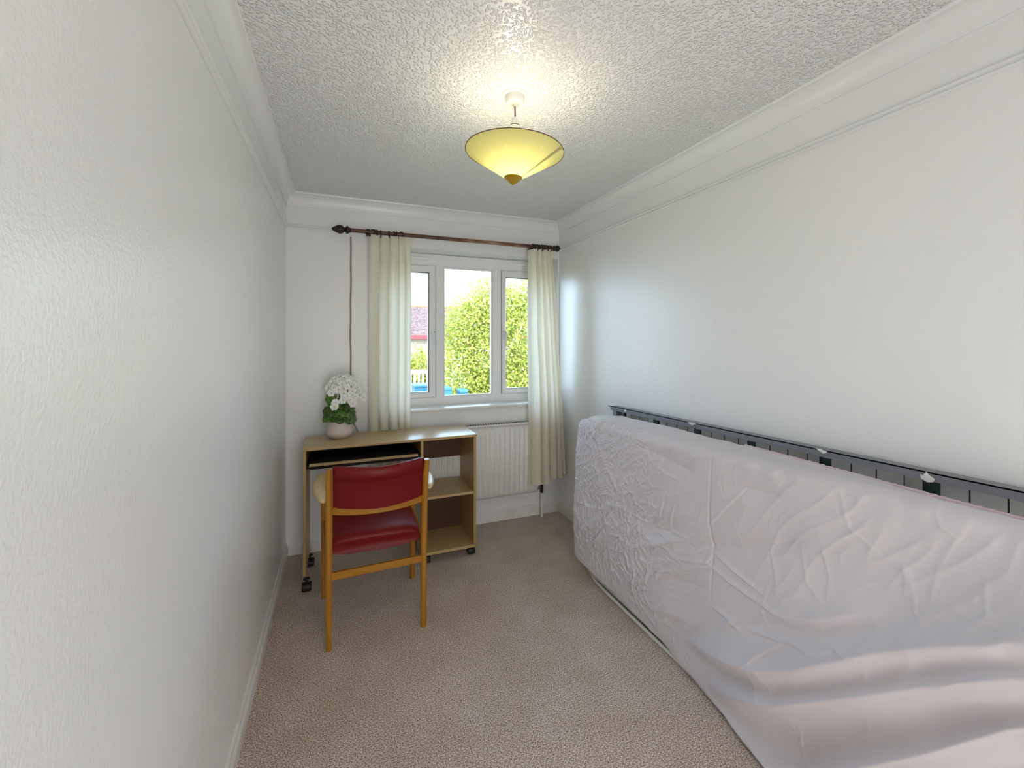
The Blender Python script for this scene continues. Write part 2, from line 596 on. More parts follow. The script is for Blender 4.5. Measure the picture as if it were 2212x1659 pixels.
# rear wall behind the camera; opening added for fill lamp, end wall blocks sky
bm = BM()
box(bm, 0.0, 0.32, YR - 0.12, YR, 0.0, CE)
box(bm, 1.12, W, YR - 0.12, YR, 0.0, CE)
box(bm, 0.32, 1.12, YR - 0.12, YR, 2.02, CE)
tag(obj('wall_rear', bm, M_wall), kind='structure')
bm = BM(); box(bm, -0.1, W + 0.1, YR - 1.4, YR - 1.3, 0.0, CE)  # unseen end wall, added to close off the sky behind the opening
tag(obj('wall_sky_block', bm, M_wall), kind='structure')

def wall_sweep(bm, side, prof, y_end=YR):
    """prof: closed polygon of (projection, z); mitred at the room corners"""
    if side == 'left':
        rings = [[(p, y_end, z) for p, z in prof], [(p, -p, z) for p, z in prof]]
    elif side == 'right':
        rings = [[(W - p, y_end, z) for p, z in prof], [(W - p, -p, z) for p, z in prof]]
    else:
        rings = [[(p, -p, z) for p, z in prof], [(W - p, -p, z) for p, z in prof]]
    loft(bm, rings)

cove = [(0.0, MIDZ - 0.006), (0.008, MIDZ - 0.006), (0.009, MIDZ)]
for k in range(0, 11):
    a = PI / 2 * k / 10
    cove.append((0.052 - 0.043 * math.cos(a), MIDZ + 0.001 + (CE - 0.010 - MIDZ - 0.001) * math.sin(a)))
cove += [(0.058, CE - 0.010), (0.060, CE), (0.0, CE)]
bead = [(0.0, BEAD), (0.004, BEAD - 0.001)]
for k in range(7):
    a = -PI / 2 + PI * k / 6
    bead.append((0.005 + 0.006 * math.cos(a), BEAD + 0.006 + 0.005 * math.sin(a)))
bead.append((0.004, BEAD + 0.013))
for k in range(7):
    a = -PI / 2 + PI * k / 6
    bead.append((0.005 + 0.010 * math.cos(a), BEAD + 0.021 + 0.007 * math.sin(a)))
bead += [(0.003, BEAD + 0.030), (0.0, BEAD + 0.030)]
SK = 0.082
skirt = [(0.0, 0.0), (0.015, 0.0), (0.015, 0.048), (0.0125, 0.050), (0.0125, 0.053), (0.0145, 0.055),
         (0.0135, 0.060), (0.009, 0.064), (0.0085, 0.067), (0.0095, 0.070), (0.008, 0.076), (0.004, SK), (0.0, SK)]
for n, side in enumerate(('left', 'back', 'right')):
    bm = BM(); wall_sweep(bm, side, cove)
    tag(autosmooth(obj('trim_%d' % (n + 1), bm, M_trim), 35), kind='structure')
    bm = BM(); wall_sweep(bm, side, bead)
    tag(autosmooth(obj('trim_%d' % (n + 4), bm, M_trim), 35), kind='structure')
    bm = BM(); wall_sweep(bm, side, skirt)
    tag(autosmooth(obj('baseboard_' + side, bm, M_skirt), 35), kind='structure')

# ------------------------------------------------------------------ window
win = bpy.data.objects.new('window_1', None)
COL.objects.link(win)
win.location = (1.271, 0.15, RZ0)
tag(win, kind='structure')
FY0, FY1 = 0.150, 0.215
def frame_ring(bm, x0, x1, z0, z1, t, y0, y1, bev=0.006):
    """mitred rectangular frame, outer x0..x1 z0..z1, face width t (l, r, b, t)"""
    l, r_, b_, t_ = t
    O = [(x0, z0), (x1, z0), (x1, z1), (x0, z1)]
    I = [(x0 + l, z0 + b_), (x1 - r_, z0 + b_), (x1 - r_, z1 - t_), (x0 + l, z1 - t_)]
    cx, cz = (x0 + x1) / 2, (z0 + z1) / 2
    def toward(p, d):
        return (p[0] + (d if p[0] < cx else -d), p[1] + (d if p[1] < cz else -d))
    loops = []
    loops.append([(p[0], y1, p[1]) for p in O])
    loops.append([(p[0], y0 + bev, p[1]) for p in O])
    loops.append([(*[toward(p, bev)[0]], y0, toward(p, bev)[1]) for p in O])
    I2 = [toward(p, -bev) for p in I]
    loops.append([(p[0], y0, p[1]) for p in I2])
    loops.append([(p[0], y0 + bev * 1.6, p[1]) for p in I])
    loops.append([(p[0], y1, p[1]) for p in I])
    rv = [[bm.verts.new(p) for p in lp] for lp in loops]
    rv.append(rv[0])
    for a, b in zip(rv[:-1], rv[1:]):
        for i in range(4):
            j = (i + 1) % 4
            bm.faces.new((a[i], a[j], b[j], b[i]))

bm = BM(); frame_ring(bm, RX0, RX1, RZ0 + 0.005, RZ1 - 0.004, (0.058, 0.050, 0.072, 0.094), FY0, FY1)
obj('outer_frame', bm, M_upvc, win)
for x0, x1 in ((1.009, 1.072), (1.470, 1.545)):
    bm = BM(); box(bm, x0, x1, FY0 - 0.001, FY1, RZ0 + 0.06, RZ1 - 0.08, 0.006)
    obj('mullion', bm, M_upvc, win)
glaz = []
for x0, x1, gx0, gx1 in ((0.615, 1.005, 0.664, 0.957), (1.548, 1.935, 1.586, 1.886)):
    bm = BM()
    frame_ring(bm, x0, x1, 0.958, 1.964, (gx0 - x0, x1 - gx1, 0.042, 0.052), FY0 - 0.014, FY1, 0.007)
    sash = obj('sash', bm, M_upvc, win)
    bm = BM(); frame_ring(bm, gx0 - 0.001, gx1 + 0.001, 0.998, 1.914, (0.003, 0.003, 0.003, 0.003), FY0 - 0.003, FY0 + 0.03, 0.002)
    obj('glazing_gasket', bm, M_dark, sash)
    glaz.append((gx0, gx1, 0.999, 1.913, sash))
bm = BM(); frame_ring(bm, 1.071, 1.471, 0.956, 1.962, (0.010, 0.010, 0.010, 0.010), FY0 + 0.004, FY0 + 0.03, 0.004)
obj('glazing_bead', bm, M_upvc, win)
glaz.append((1.073, 1.469, 0.958, 1.960, win))
for x0, x1, z0, z1, par in glaz:
    bm = BM(); box(bm, x0, x1, FY0 + 0.030, FY0 + 0.034, z0, z1)
    obj('glass_pane', bm, M_glass, par)
for hx in (0.985, 1.566):
    bm = BM()
    box(bm, hx - 0.012, hx + 0.012, FY0 - 0.024, FY0 - 0.010, 1.405, 1.475, 0.004)
    box(bm, hx - 0.009, hx + 0.009, FY0 - 0.052, FY0 - 0.022, 1.440, 1.468, 0.005)
    loft(bm, [bar_ring((hx, FY0 - 0.046, z), w_, 0.012, (1, 0, 0), (0, 1, 0)) for z, w_ in ((1.452, 0.018), (1.42, 0.017), (1.35, 0.013), (1.335, 0.010))])
    h = obj('handle', bm, M_white, win)
    bm = BM(); lathe(bm, [(0.004, 0), (0.004, 0.002)], hx + 0.002, 1.458, FY0 - 0.0535, 10, 'y')
    obj('lock_button', bm, M_dark, h)
for x0, x1 in ((0.66, 0.965), (1.603, 1.90)):
    bm = BM(); box(bm, x0, x1, FY0 - 0.012, FY0 + 0.002, 2.008, 2.030, 0.004)
    obj('trickle_vent', bm, M_upvc, win)
bm = BM(); box(bm, RX0 + 0.001, RX1 - 0.001, -0.028, FY0 + 0.01, RZ0 - 0.003, RZ0 + 0.016, 0.005)
tag(autosmooth(obj('trim_7', bm, M_trim)), kind='structure')

# ------------------------------------------------------------------ radiator
rad = thing('radiator', (1.30, -0.07, 0.20), 'white ribbed panel radiator under the window', 'radiator')
rx0, rx1, rz0, rz1 = 0.82, 1.76, 0.215, 0.752
pts = []
x = rx0 + 0.012
prof = []
pitch = 0.0402
nrib = int((rx1 - rx0 - 0.03) / pitch)
xs0 = (rx0 + rx1) / 2 - nrib * pitch / 2 + 0.021
cols = [(rx0, -0.088), (rx0 + 0.008, -0.094)]
for k in range(nrib):
    c = xs0 + k * pitch
    if c + pitch > rx1: break
    cols += [(c - 0.0165, -0.094), (c - 0.0115, -0.102), (c + 0.0115, -0.102), (c + 0.0165, -0.094)]
cols += [(rx1 - 0.008, -0.094), (rx1, -0.088)]
cols = [c for i, c in enumerate(cols) if i == 0 or c[0] > cols[i - 1][0]]
bm = BM()
rings = []
for z, f in ((rz0, 0), (rz0 + 0.026, 0), (rz0 + 0.036, 1), (rz1 - 0.052, 1), (rz1 - 0.042, 0), (rz1, 0)):
    rings.append([(x, -0.094 + (y + 0.094) * (f if y < -0.094 else 1), z) for x, y in cols])
rv = [[bm.verts.new(p) for p in r] for r in rings]
for a, b in zip(rv[:-1], rv[1:]):
    for i in range(len(cols) - 1):
        bm.faces.new((a[i], a[i + 1], b[i + 1], b[i]))
fp = obj('front_panel', bm, M_rad, rad)
sm = fp.modifiers.new('t', 'SOLIDIFY'); sm.thickness = 0.003; sm.offset = 0
autosmooth(fp, 50)
bm = BM(); box(bm, rx0, rx1, -0.084, -0.076, rz0 + 0.02, rz1 - 0.02, 0.002)
obj('rear_panel', bm, M_rad, rad)
bm = BM(); box(bm, rx0 - 0.003, rx1 + 0.003, -0.106, -0.036, rz1 - 0.002, rz1 + 0.012, 0.004)
tg = autosmooth(obj('top_grille', bm, M_rad, rad))
bm = BM()
for k in range(46):
    cx = rx0 + 0.012 + k * 0.0202
    box(bm, cx, cx + 0.012, -0.086, -0.048, rz1 + 0.0118, rz1 + 0.0126)
tag(obj('grille_slots', bm, M_dark, tg), kind='stuff')
for xx in (rx0 - 0.002, rx1 - 0.001):
    bm = BM(); box(bm, xx, xx + 0.003, -0.098, -0.04, rz0 + 0.03, rz1)
    obj('side_cover', bm, M_rad, rad)
for xx in (1.0, 1.6):
    bm = BM(); box(bm, xx, xx + 0.03, -0.078, -0.003, 0.30, 0.70, 0.002)
    obj('wall_bracket', bm, M_rad, rad)
bm = BM()
lathe(bm, [(0.010, 0.0), (0.010, 0.012), (0.015, 0.014), (0.015, 0.026), (0.009, 0.028), (0.009, 0.044)], -0.068, 0.238, 1.757, 14, 'x')
obj('valve_union', bm, M_brass, rad)
bm = BM()
lathe(bm, [(0.012, 0.0), (0.014, 0.012), (0.014, 0.034), (0.011, 0.040), (0.013, 0.046), (0.013, 0.062), (0.009, 0.068)], 1.806, -0.068, 0.192, 14)
obj('valve_body', bm, M_black, rad)
bm = BM()
tube(bm, [(1.806, -0.068, 0.0), (1.806, -0.068, 0.195)], 0.0085, 12)
autosmooth(obj('pipe', bm, M_skirt, rad))
bm = BM()
lathe(bm, [(0.0105, 0.0), (0.0105, 0.05), (0.009, 0.054), (0.003, 0.055)], 1.806, -0.068, 0.258, 12)
obj('valve_cap', bm, M_skirt, rad)

# ------------------------------------------------------------------ cable on the wall
bm = BM()
cp = []
for k in range(40):
    t = k / 39
    z = 2.10 - 1.21 * t
    cp.append((0.394 + 0.0015 * math.sin(9 * t) + 0.001 * math.sin(31 * t), -0.0075, z))
cp += [(0.400, -0.03, 0.865), (0.412, -0.06, 0.835), (0.428, -0.09, 0.808), (0.436, -0.128, 0.790), (0.436, -0.130, 0.70)]
tube(bm, cp, 0.0052, 8)
tag(autosmooth(obj('wall_cable', bm, M_cable)), 'thin brown cable running down the back wall behind the potted plant', 'cable')

# ------------------------------------------------------------------ desk
DY0, DY1, DT = -0.470, -0.130, 0.790
desk = thing('computer_desk', (0.64, -0.3, 0.0), 'oak laminate computer desk on castors below the window', 'desk')
bm = BM(); box(bm, 0.130, 1.150, DY0, DY1, DT - 0.016, DT, 0.0025)
autosmooth(obj('desk_top', bm, M_desk, desk))
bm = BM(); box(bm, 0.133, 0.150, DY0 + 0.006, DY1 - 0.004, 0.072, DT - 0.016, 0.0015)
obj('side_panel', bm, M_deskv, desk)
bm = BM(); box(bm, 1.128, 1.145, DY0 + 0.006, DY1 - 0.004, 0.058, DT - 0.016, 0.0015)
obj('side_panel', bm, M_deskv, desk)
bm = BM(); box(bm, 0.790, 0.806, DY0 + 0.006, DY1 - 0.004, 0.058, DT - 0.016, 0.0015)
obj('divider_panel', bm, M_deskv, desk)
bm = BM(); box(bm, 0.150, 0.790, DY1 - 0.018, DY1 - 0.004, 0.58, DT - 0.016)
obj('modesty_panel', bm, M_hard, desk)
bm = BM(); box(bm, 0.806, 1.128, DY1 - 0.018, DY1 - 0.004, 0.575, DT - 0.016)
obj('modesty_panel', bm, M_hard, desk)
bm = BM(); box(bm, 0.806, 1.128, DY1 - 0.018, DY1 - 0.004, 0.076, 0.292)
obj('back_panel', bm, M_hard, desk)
bm = BM(); box(bm, 0.806, 1.128, DY0 + 0.008, DY1 - 0.004, 0.405, 0.421, 0.0015)
obj('shelf', bm, M_desk, desk)
bm = BM(); box(bm, 0.806, 1.128, DY0 + 0.006, DY1 - 0.004, 0.060, 0.077, 0.0015)
obj('shelf', bm, M_desk, desk)
bm = BM(); box(bm, 0.166, 0.772, DY0 + 0.004, -0.16, 0.683, 0.698, 0.002)
tray = obj('keyboard_tray', bm, M_desk, desk)
bm = BM(); box(bm, 0.168, 0.770, DY0 + 0.014, -0.165, 0.698, 0.7005)  # near-black sheet added to stand for the shade above the tray
obj('tray_shade_sheet', bm, M_dark, tray)
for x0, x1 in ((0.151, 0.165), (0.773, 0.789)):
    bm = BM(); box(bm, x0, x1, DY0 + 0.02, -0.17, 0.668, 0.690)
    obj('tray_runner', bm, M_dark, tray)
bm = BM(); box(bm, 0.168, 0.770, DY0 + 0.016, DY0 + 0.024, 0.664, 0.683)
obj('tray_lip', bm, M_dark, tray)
bm = BM(); box(bm, 0.170, 0.770, -0.19, -0.165, 0.695, 0.772)  # board coloured near black to paint the shade under the desk top
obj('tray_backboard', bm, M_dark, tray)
def castor(x, y, zt):
    bm = BM()
    n = 14
    for s in (-1, 1):
        lathe(bm, [(0.001, -0.009), (0.019, -0.009), (0.0225, -0.006), (0.0225, 0.006), (0.019, 0.009), (0.001, 0.009)], y, 0.0235, x + s * 0.013, n, 'x')
    prof = []
    for s in (-0.024, -0.020, 0.020, 0.024):
        rr_ = 0.0255 if abs(s) > 0.022 else 0.0275
        prof.append([(x + s, y + rr_ * math.cos(a), 0.0245 + rr_ * math.sin(a)) for a in [(PI + 1.1) * k / 12 - 0.55 for k in range(13)]])
    loft(bm, prof, cap=True)
    lathe(bm, [(0.006, 0.045), (0.006, zt)], x, y, 0, 10)
    lathe(bm, [(0.018, zt - 0.003), (0.018, zt)], x, y, 0, 12)
    autosmooth(obj('castor', bm, M_black, desk))
castor(0.155, DY0 - 0.018, 0.072)
castor(0.155, -0.205, 0.072)
castor(1.122, DY0 + 0.048, 0.060)
castor(0.828, DY0 + 0.040, 0.060)
castor(1.122, -0.165, 0.060)
castor(0.828, -0.165, 0.060)

# ------------------------------------------------------------------ potted plant
PX, PY, PZ = 0.323, -0.235, DT
pot = thing('potted_plant', (PX, PY, PZ), 'white flowering plant in a cream ceramic pot on the desk', 'plant')
bm = BM()
lathe(bm, [(0.001, 0.0), (0.052, 0.0), (0.060, 0.004), (0.0675, 0.017)], PX, PY, PZ, 40)
autosmooth(obj('clay_band', bm, M_potband, pot))
bm = BM()
lathe(bm, [(0.0675, 0.017), (0.0735, 0.023), (0.0755, 0.040), (0.0735, 0.070), (0.0705, 0.098), (0.0685, 0.106), (0.0660, 0.108), (0.0630, 0.105), (0.0630, 0.080)], PX, PY, PZ, 40, cap=False)
autosmooth(obj('pot', bm, M_pot, pot), 60)
bm = BM()
lathe(bm, [(0.0635, 0.094), (0.05, 0.098), (0.001, 0.100)], PX, PY, PZ, 28)
obj('soil', bm, M_soil, pot)
# stems
heads = []
bm = BM()
for k in range(9):
    a = 2 * PI * k / 9 + 0.3
    rr_ = 0.035 + 0.02 * random.random()
    p0 = Vector((PX + 0.012 * math.cos(a), PY + 0.012 * math.sin(a), PZ + 0.09))
    p1 = Vector((PX + 0.01 + rr_ * math.cos(a), PY + rr_ * math.sin(a), PZ + 0.26 + 0.06 * random.random()))
    pm = (p0 + p1) / 2 + Vector((0.01 * math.cos(a), 0.01 * math.sin(a), 0.02))
    tube(bm, [p0, pm, p1], 0.0022, 6)
so = obj('stems', bm, M_stem, pot)
# leaf meshes
def leaf_mesh(seed, size):
    r_ = random.Random(seed)
    bm = BM()
    nr, na = 4, 22
    rings = []
    for i in range(1, nr + 1):
        t = i / nr
        ring = []
        for k in range(na):
            a = 2 * PI * k / na
            notch = 1 - 0.35 * math.exp(-((a - PI) / 0.28) ** 2)
            sc = 1 + (0.05 * math.sin(a * 9 + seed) if i == nr else 0)
            rad_ = size * t * notch * sc
            x_, y_ = rad_ * math.cos(a), rad_ * math.sin(a) * 0.92
            z_ = -size * 0.55 * t ** 2.2 * (0.55 + 0.25 * math.cos(2 * a)) + 0.10 * size * t * math.sin(3 * a + seed) + size * 0.07 * t * math.sin(9 * a + seed)
            ring.append(bm.verts.new((x_ + size * 0.35, y_, z_)))
        rings.append(ring)
    c = bm.verts.new((size * 0.35, 0, 0))
    for k in range(na):
        bm.faces.new((c, rings[0][k], rings[0][(k + 1) % na]))
    for a_, b_ in zip(rings[:-1], rings[1:]):
        for k in range(na):
            j = (k + 1) % na
            bm.faces.new((a_[k], b_[k], b_[j], a_[j]))
    me = bpy.data.meshes.new('leaf')
    bm.to_mesh(me); bm.free()
    me.polygons.foreach_set('use_smooth', [True] * len(me.polygons))
    me.materials.append(M_leaf)
    return me
lm = [leaf_mesh(s, 0.036) for s in (1, 2, 3)]
def put(me, name, pos, rot, sc=1.0):
    o = bpy.data.objects.new(name, me)
    COL.objects.link(o)
    o.parent = pot
    o.location = Vector(pos) - pot.location
    o.rotation_euler = rot
    o.scale = (sc, sc, sc)
    return o
# offsets seen from the front of the desk: (right, up from desk top, depth toward room, scale, tilt)
LV = [(-0.062, 0.262, 0.045, 1.15, 1.25), (-0.035, 0.235, 0.075, 1.05, 1.2), (-0.050, 0.225, 0.030, 1.25, 1.0), (-0.062, 0.180, 0.040, 1.15, 0.9), (-0.030, 0.150, 0.055, 1.1, 0.9), (-0.005, 0.140, 0.062, 1.15, 0.8),
      (-0.055, 0.112, 0.045, 1.15, 0.25), (-0.010, 0.108, 0.060, 1.1, 0.2), (0.040, 0.130, 0.050, 1.15, 0.8), (0.055, 0.108, 0.035, 1.1, 0.7),
      (0.035, 0.200, 0.045, 1.1, 0.4), (0.065, 0.195, 0.010, 1.1, 1.0), (0.068, 0.165, 0.020, 1.2, 1.1), (0.020, 0.175, 0.060, 1.1, 0.7),
      (0.048, 0.155, 0.045, 1.0, 0.8), (-0.070, 0.160, 0.000, 1.1, 0.9), (-0.040, 0.200, -0.030, 1.2, 0.7), (0.030, 0.190, -0.050, 1.2, 0.7),
      (0.060, 0.130, -0.040, 1.2, 0.6), (-0.060, 0.120, -0.040, 1.2, 0.5), (0.000, 0.170, 0.020, 1.3, 0.3), (-0.030, 0.205, 0.045, 1.1, 1.1), (0.0, 0.13, -0.06, 1.2, .5)]
for i, (dx, dz, dy, sc, tilt) in enumerate(LV):
    yaw = math.atan2(-dy - 0.02, dx + 0.002)
    put(lm[i % 3], 'leaf', (PX + 0.006 + dx * 0.95, PY - dy * 0.8, PZ + 0.022 + dz * 0.93 + (0.016 if dz < 0.12 else 0)), (random.uniform(-0.3, 0.3), tilt, yaw), sc * 1.08)
# flowers
def flower_mesh(seed):
    r_ = random.Random(seed)
    bm = BM()
    for layer, (n, R, up) in enumerate(((6, 0.0245, 0.25), (5, 0.016, 0.75))):
        for k in range(n):
            a0 = 2 * PI * k / n + layer * 0.5 + r_.uniform(-0.1, 0.1)
            rows = []
            for t, wd in ((0.12, 0.25), (0.5, 0.95), (0.85, 1.0), (1.0, 0.55)):
                row = []
                for s in (-1, -0.5, 0, 0.5, 1):
                    a = a0 + s * wd * (PI / n) * 1.1
                    rad_ = R * t * (1 - 0.06 * abs(s))
                    z_ = R * (up * math.sin(t * 1.9) + 0.10 * s * s + 0.05 * math.sin(5 * s + k))
                    row.append(bm.verts.new((rad_ * math.cos(a), rad_ * math.sin(a), z_)))
                rows.append(row)
            for a_, b_ in zip(rows[:-1], rows[1:]):
                for i in range(4):
                    bm.faces.new((a_[i], a_[i + 1], b_[i + 1], b_[i]))
    rv = lathe(bm, [(0.001, 0.002), (0.0035, 0.004), (0.003, 0.008), (0.001, 0.009)], 0, 0, 0, 8, mat=1)
    me = bpy.data.meshes.new('flower')
    bm.to_mesh(me); bm.free()
    me.polygons.foreach_set('use_smooth', [True] * len(me.polygons))
    me.materials.append(M_petal); me.materials.append(M_pistil)
    return me
fm = [flower_mesh(s) for s in (4, 5, 6)]
FL = []
for k in range(38):                       # a loose dome of blooms
    g_ = (k + 0.5) / 38
    ph = math.acos(1 - 1.25 * g_)
    th = k * 2.399963
    d = Vector((math.sin(ph) * math.cos(th), math.sin(ph) * math.sin(th), math.cos(ph)))
    c = Vector((PX + 0.024, PY, PZ + 0.295))
    FL.append((c + Vector((d.x * 0.088, d.y * 0.070, d.z * 0.080 + random.uniform(-0.008, 0.008))), d, random.uniform(0.85, 1.15)))
for dx, dz, dy in ((0.138, 0.245, 0.03), (0.060, 0.240, 0.065), (0.020, 0.240, 0.07), (-0.028, 0.205, 0.085), (0.090, 0.255, 0.055), (-0.022, 0.228, 0.080), (0.110, 0.270, 0.0), (0.075, 0.215, 0.07), (-0.045, 0.285, 0.06), (0.045, 0.262, 0.075)):
    FL.append((Vector((PX + dx, PY - dy, PZ + dz)), Vector((dx * 5, -0.8, 0.15)).normalized(), 1.0))
for i, (p, d, sc) in enumerate(FL):
    d = (d * 0.75 + Vector((0.08, -0.75, 0.15))).normalized()
    put(fm[i % 3], 'flower', p, d.to_track_quat('Z', 'Y').to_euler(), sc)

# ------------------------------------------------------------------ armchair
chair = thing('armchair', (0.485, -0.8, 0.0), 'wooden armchair with red vinyl seat and back facing the desk', 'chair')
# rear posts
for s, (xb, yb), xt in ((-1, (0.281, -1.022), 0.283), (1, (0.708, -1.013), 0.716)):
    bm = BM()
    path = [(xb, yb, 0.0, 0.026), (xb, yb + 0.004, 0.2, 0.029), (xb + (xt - xb) * 0.3, yb + 0.006, 0.45, 0.031), (xb + (xt - xb) * 0.5, yb - 0.002, 0.62, 0.031),
            (xb + (xt - xb) * 0.75, yb - 0.022, 0.74, 0.029), (xt, yb - 0.044, 0.826, 0.026)]
    loft(bm, [bar_ring((x, y, z), w_ * 0.92, w_ * 1.25, (1, 0, 0), (0, 1, 0), 0.28) for x, y, z, w_ in path])
    autosmooth(obj('rear_leg', bm, M_chairz, chair))
# front legs
for xb, yb in ((0.247, -0.584), (0.722, -0.566)):
    bm = BM()
    loft(bm, [bar_ring((xb, yb, z), w_, w_, (1, 0, 0), (0, 1, 0), 0.28) for z, w_ in ((0, 0.026), (0.2, 0.029), (0.45, 0.031), (0.645, 0.030))])
    autosmooth(obj('front_leg', bm, M_chairz, chair))
# seat side rails and front rail
for (xa, ya), (xb, yb) in (((0.275, -1.00), (0.252, -0.60)), ((0.710, -0.99), (0.718, -0.58))):
    bm = BM()
    loft(bm, [bar_ring((xa, ya, 0.385), 0.022, 0.045, (1, 0, 0), (0, 0, 1)), bar_ring((xb, yb, 0.395), 0.022, 0.045, (1, 0, 0), (0, 0, 1))])
    obj('side_rail', bm, M_chairx, chair)
bm = BM()
loft(bm, [bar_ring((0.26, -0.590, 0.395), 0.022, 0.05, (0, 1, 0), (0, 0, 1)), bar_ring((0.71, -0.575, 0.395), 0.022, 0.05, (0, 1, 0), (0, 0, 1))])
obj('front_rail', bm, M_chairx, chair)
# rear stretcher
bm = BM()
loft(bm, [bar_ring((0.290, -1.018, 0.326), 0.020, 0.034, (0, 1, 0), (0, 0, 1)), bar_ring((0.700, -1.010, 0.328), 0.020, 0.034, (0, 1, 0), (0, 0, 1))])
autosmooth(obj('stretcher', bm, M_chairx, chair))
# curved back rail
def arc_pts(xa, xb, ya, yb, z, bow, n=18):
    out = []
    for k in range(n + 1):
        t = k / n
        out.append((xa + (xb - xa) * t, ya + (yb - ya) * t - bow * 4 * t * (1 - t), z))
    return out
bm = BM()
loft(bm, [bar_ring(p, 0.020, 0.036, (0, 1, 0), (0, 0, 1), 0.25) for p in arc_pts(0.292, 0.700, -1.022, -1.014, 0.626, 0.058)])
autosmooth(obj('back_rail', bm, M_chairx, chair))
# backrest: vinyl shell, thicker roll along the top edge
P = []
nu, nv = 40, 40
prof = []          # closed section (y offset, z)
for k in range(nv):
    a = 2 * PI * k / nv
    prof.append((math.cos(a), math.sin(a)))
sec = [(-0.004, 0.640), (-0.006, 0.70), (-0.006, 0.768), (-0.010, 0.776), (-0.018, 0.782), (-0.021, 0.800), (-0.018, 0.822), (-0.008, 0.833), (0.006, 0.834), (0.018, 0.826), (0.026, 0.800), (0.030, 0.740), (0.030, 0.680), (0.022, 0.646), (0.010, 0.636)]
bm = BM()
rings = []
for k in range(31):
    t = k / 30
    x = 0.298 + (0.702 - 0.298) * t
    yb = -1.030 + 0.008 * t - 0.062 * 4 * t * (1 - t)
    lift = 0.004 * math.cos(2 * PI * t)
    ins = 1 - 0.35 * max(0, 1 - min(t, 1 - t) / 0.04)
    ring = []
    for yo, z in sec:
        zz = 0.735 + (z - 0.735) * (1 if ins == 1 else 0.97)
        rake = -(z - 0.62) * 0.12
        ring.append((x, yb + (yo - 0.004) * ins + rake, zz + lift))
    rings.append(ring)
loft(bm, rings)
autosmooth(obj('backrest', bm, M_vinyl, chair), 50)
# seat cushion
bm = BM()
rings = []
sz = [(-1.0, 0.430), (-1.0, 0.446), (-0.97, 0.472), (-0.90, 0.490), (-0.5, 0.500), (0.0, 0.502), (0.5, 0.498), (0.90, 0.486), (0.97, 0.472), (1.0, 0.446), (1.0, 0.430), (0.95, 0.412), (0.5, 0.405), (0.0, 0.405), (-0.5, 0.405), (-0.95, 0.412)]
for y, sc, dz, zs in ((-0.985, 0.97, -0.022, 0.50), (-0.990, 0.99, -0.016, 0.72), (-0.975, 1.0, -0.006, 0.92), (-0.945, 1.0, 0.0, 1.0), (-0.85, 1.0, 0.001, 1.0), (-0.72, 1.02, 0.003, 1.0), (-0.64, 1.03, 0.003, 0.98), (-0.60, 1.03, -0.004, 0.85), (-0.575, 1.02, -0.012, 0.6)):
    ring = []
    for u, z in sz:
        hw = 0.206 * sc
        ring.append((0.4915 + u * hw - 0.004 * (y + 0.8), y + 0.012 * (1 - u * u) * (-1 if y < -0.95 else 0), 0.452 + (z - 0.452) * zs + dz))
    rings.append(ring)
loft(bm, rings)
seat = obj('seat', bm, M_vinyl, chair, True)
ss = seat.modifiers.new('s', 'SUBSURF'); ss.levels = 2; ss.render_levels = 2
# armrests
for s, post, front in ((-1, (0.262, -1.03), (0.240, -0.575)), (1, (0.735, -1.02), (0.740, -0.555))):
    bm = BM()
    rings = []
    for t, wd, off, th in ((0.0, 0.028, 0.0, 0.028), (0.12, 0.044, 0.012, 0.030), (0.28, 0.056, 0.020, 0.032), (0.5, 0.060, 0.020, 0.032), (0.75, 0.056, 0.014, 0.030), (0.95, 0.050, 0.006, 0.028), (1.05, 0.040, 0.004, 0.022), (1.09, 0.022, 0.003, 0.014)):
        x = post[0] + (front[0] - post[0]) * t + s * off
        y = post[1] + (front[1] - post[1]) * t
        z = 0.672 - 0.014 * t + 0.010 * math.sin(PI * min(t, 1))
        rings.append(bar_ring((x, y, z), wd, th, (1, 0, 0), (0, 0, 1), 0.35))
    loft(bm, rings)
    ao = obj('armrest', bm, M_arm, chair, True)
    tag(ao, 'pale worn, sheen-lightened wooden armrest')
    sb = ao.modifiers.new('s', 'SUBSURF'); sb.levels = 1; sb.render_levels = 2

# ------------------------------------------------------------------ bed frame on its side
bed = thing('bed_frame', (1.94, -1.8, 0.0), 'grey metal bed frame standing on its side against the right wall', 'bed frame')
def railz(y):
    return 0.983 + (-(y + 0.83)) * 0.0210
BY0, BY1 = -2.86, -0.845
bm = BM()
# angle section: flat flange on top and a deeper lip facing the room
for x0, x1, za, zb in ((1.915, 1.962, -0.004, 0.0), (1.915, 1.919, -0.026, 0.0)):
    loft(bm, [[(x0, y, railz(y) + za), (x1, y, railz(y) + za), (x1, y, railz(y) + zb), (x0, y, railz(y) + zb)] for y in (BY0, BY1)])
obj('side_rail', bm, M_bedgrey, bed)
bm = BM()
for x0, x1, za, zb in ((1.915, 1.962, 0.0, 0.004), (1.915, 1.919, 0.0, 0.03)):
    box(bm, x0, x1, BY0, BY1, za, zb)
obj('side_rail', bm, M_bedgrey, bed)
for y in (BY0 + 0.01, BY1 - 0.045):
    bm = BM(); box(bm, 1.922, 1.960, y, y + 0.035, 0.004, railz(y) - 0.005)
    obj('end_rail', bm, M_bedgrey, bed)
wy = [-0.885 - 0.0735 * k for k in range(27)]
wire_me = None
for k, y in enumerate(wy):
    if k % 4 == 1: continue
    bm = BM(); tube(bm, [(1.930, y, 0.006), (1.930, y, railz(y) - 0.006)], 0.0018, 6)
    obj('mesh_wire', bm, M_wire, bed)
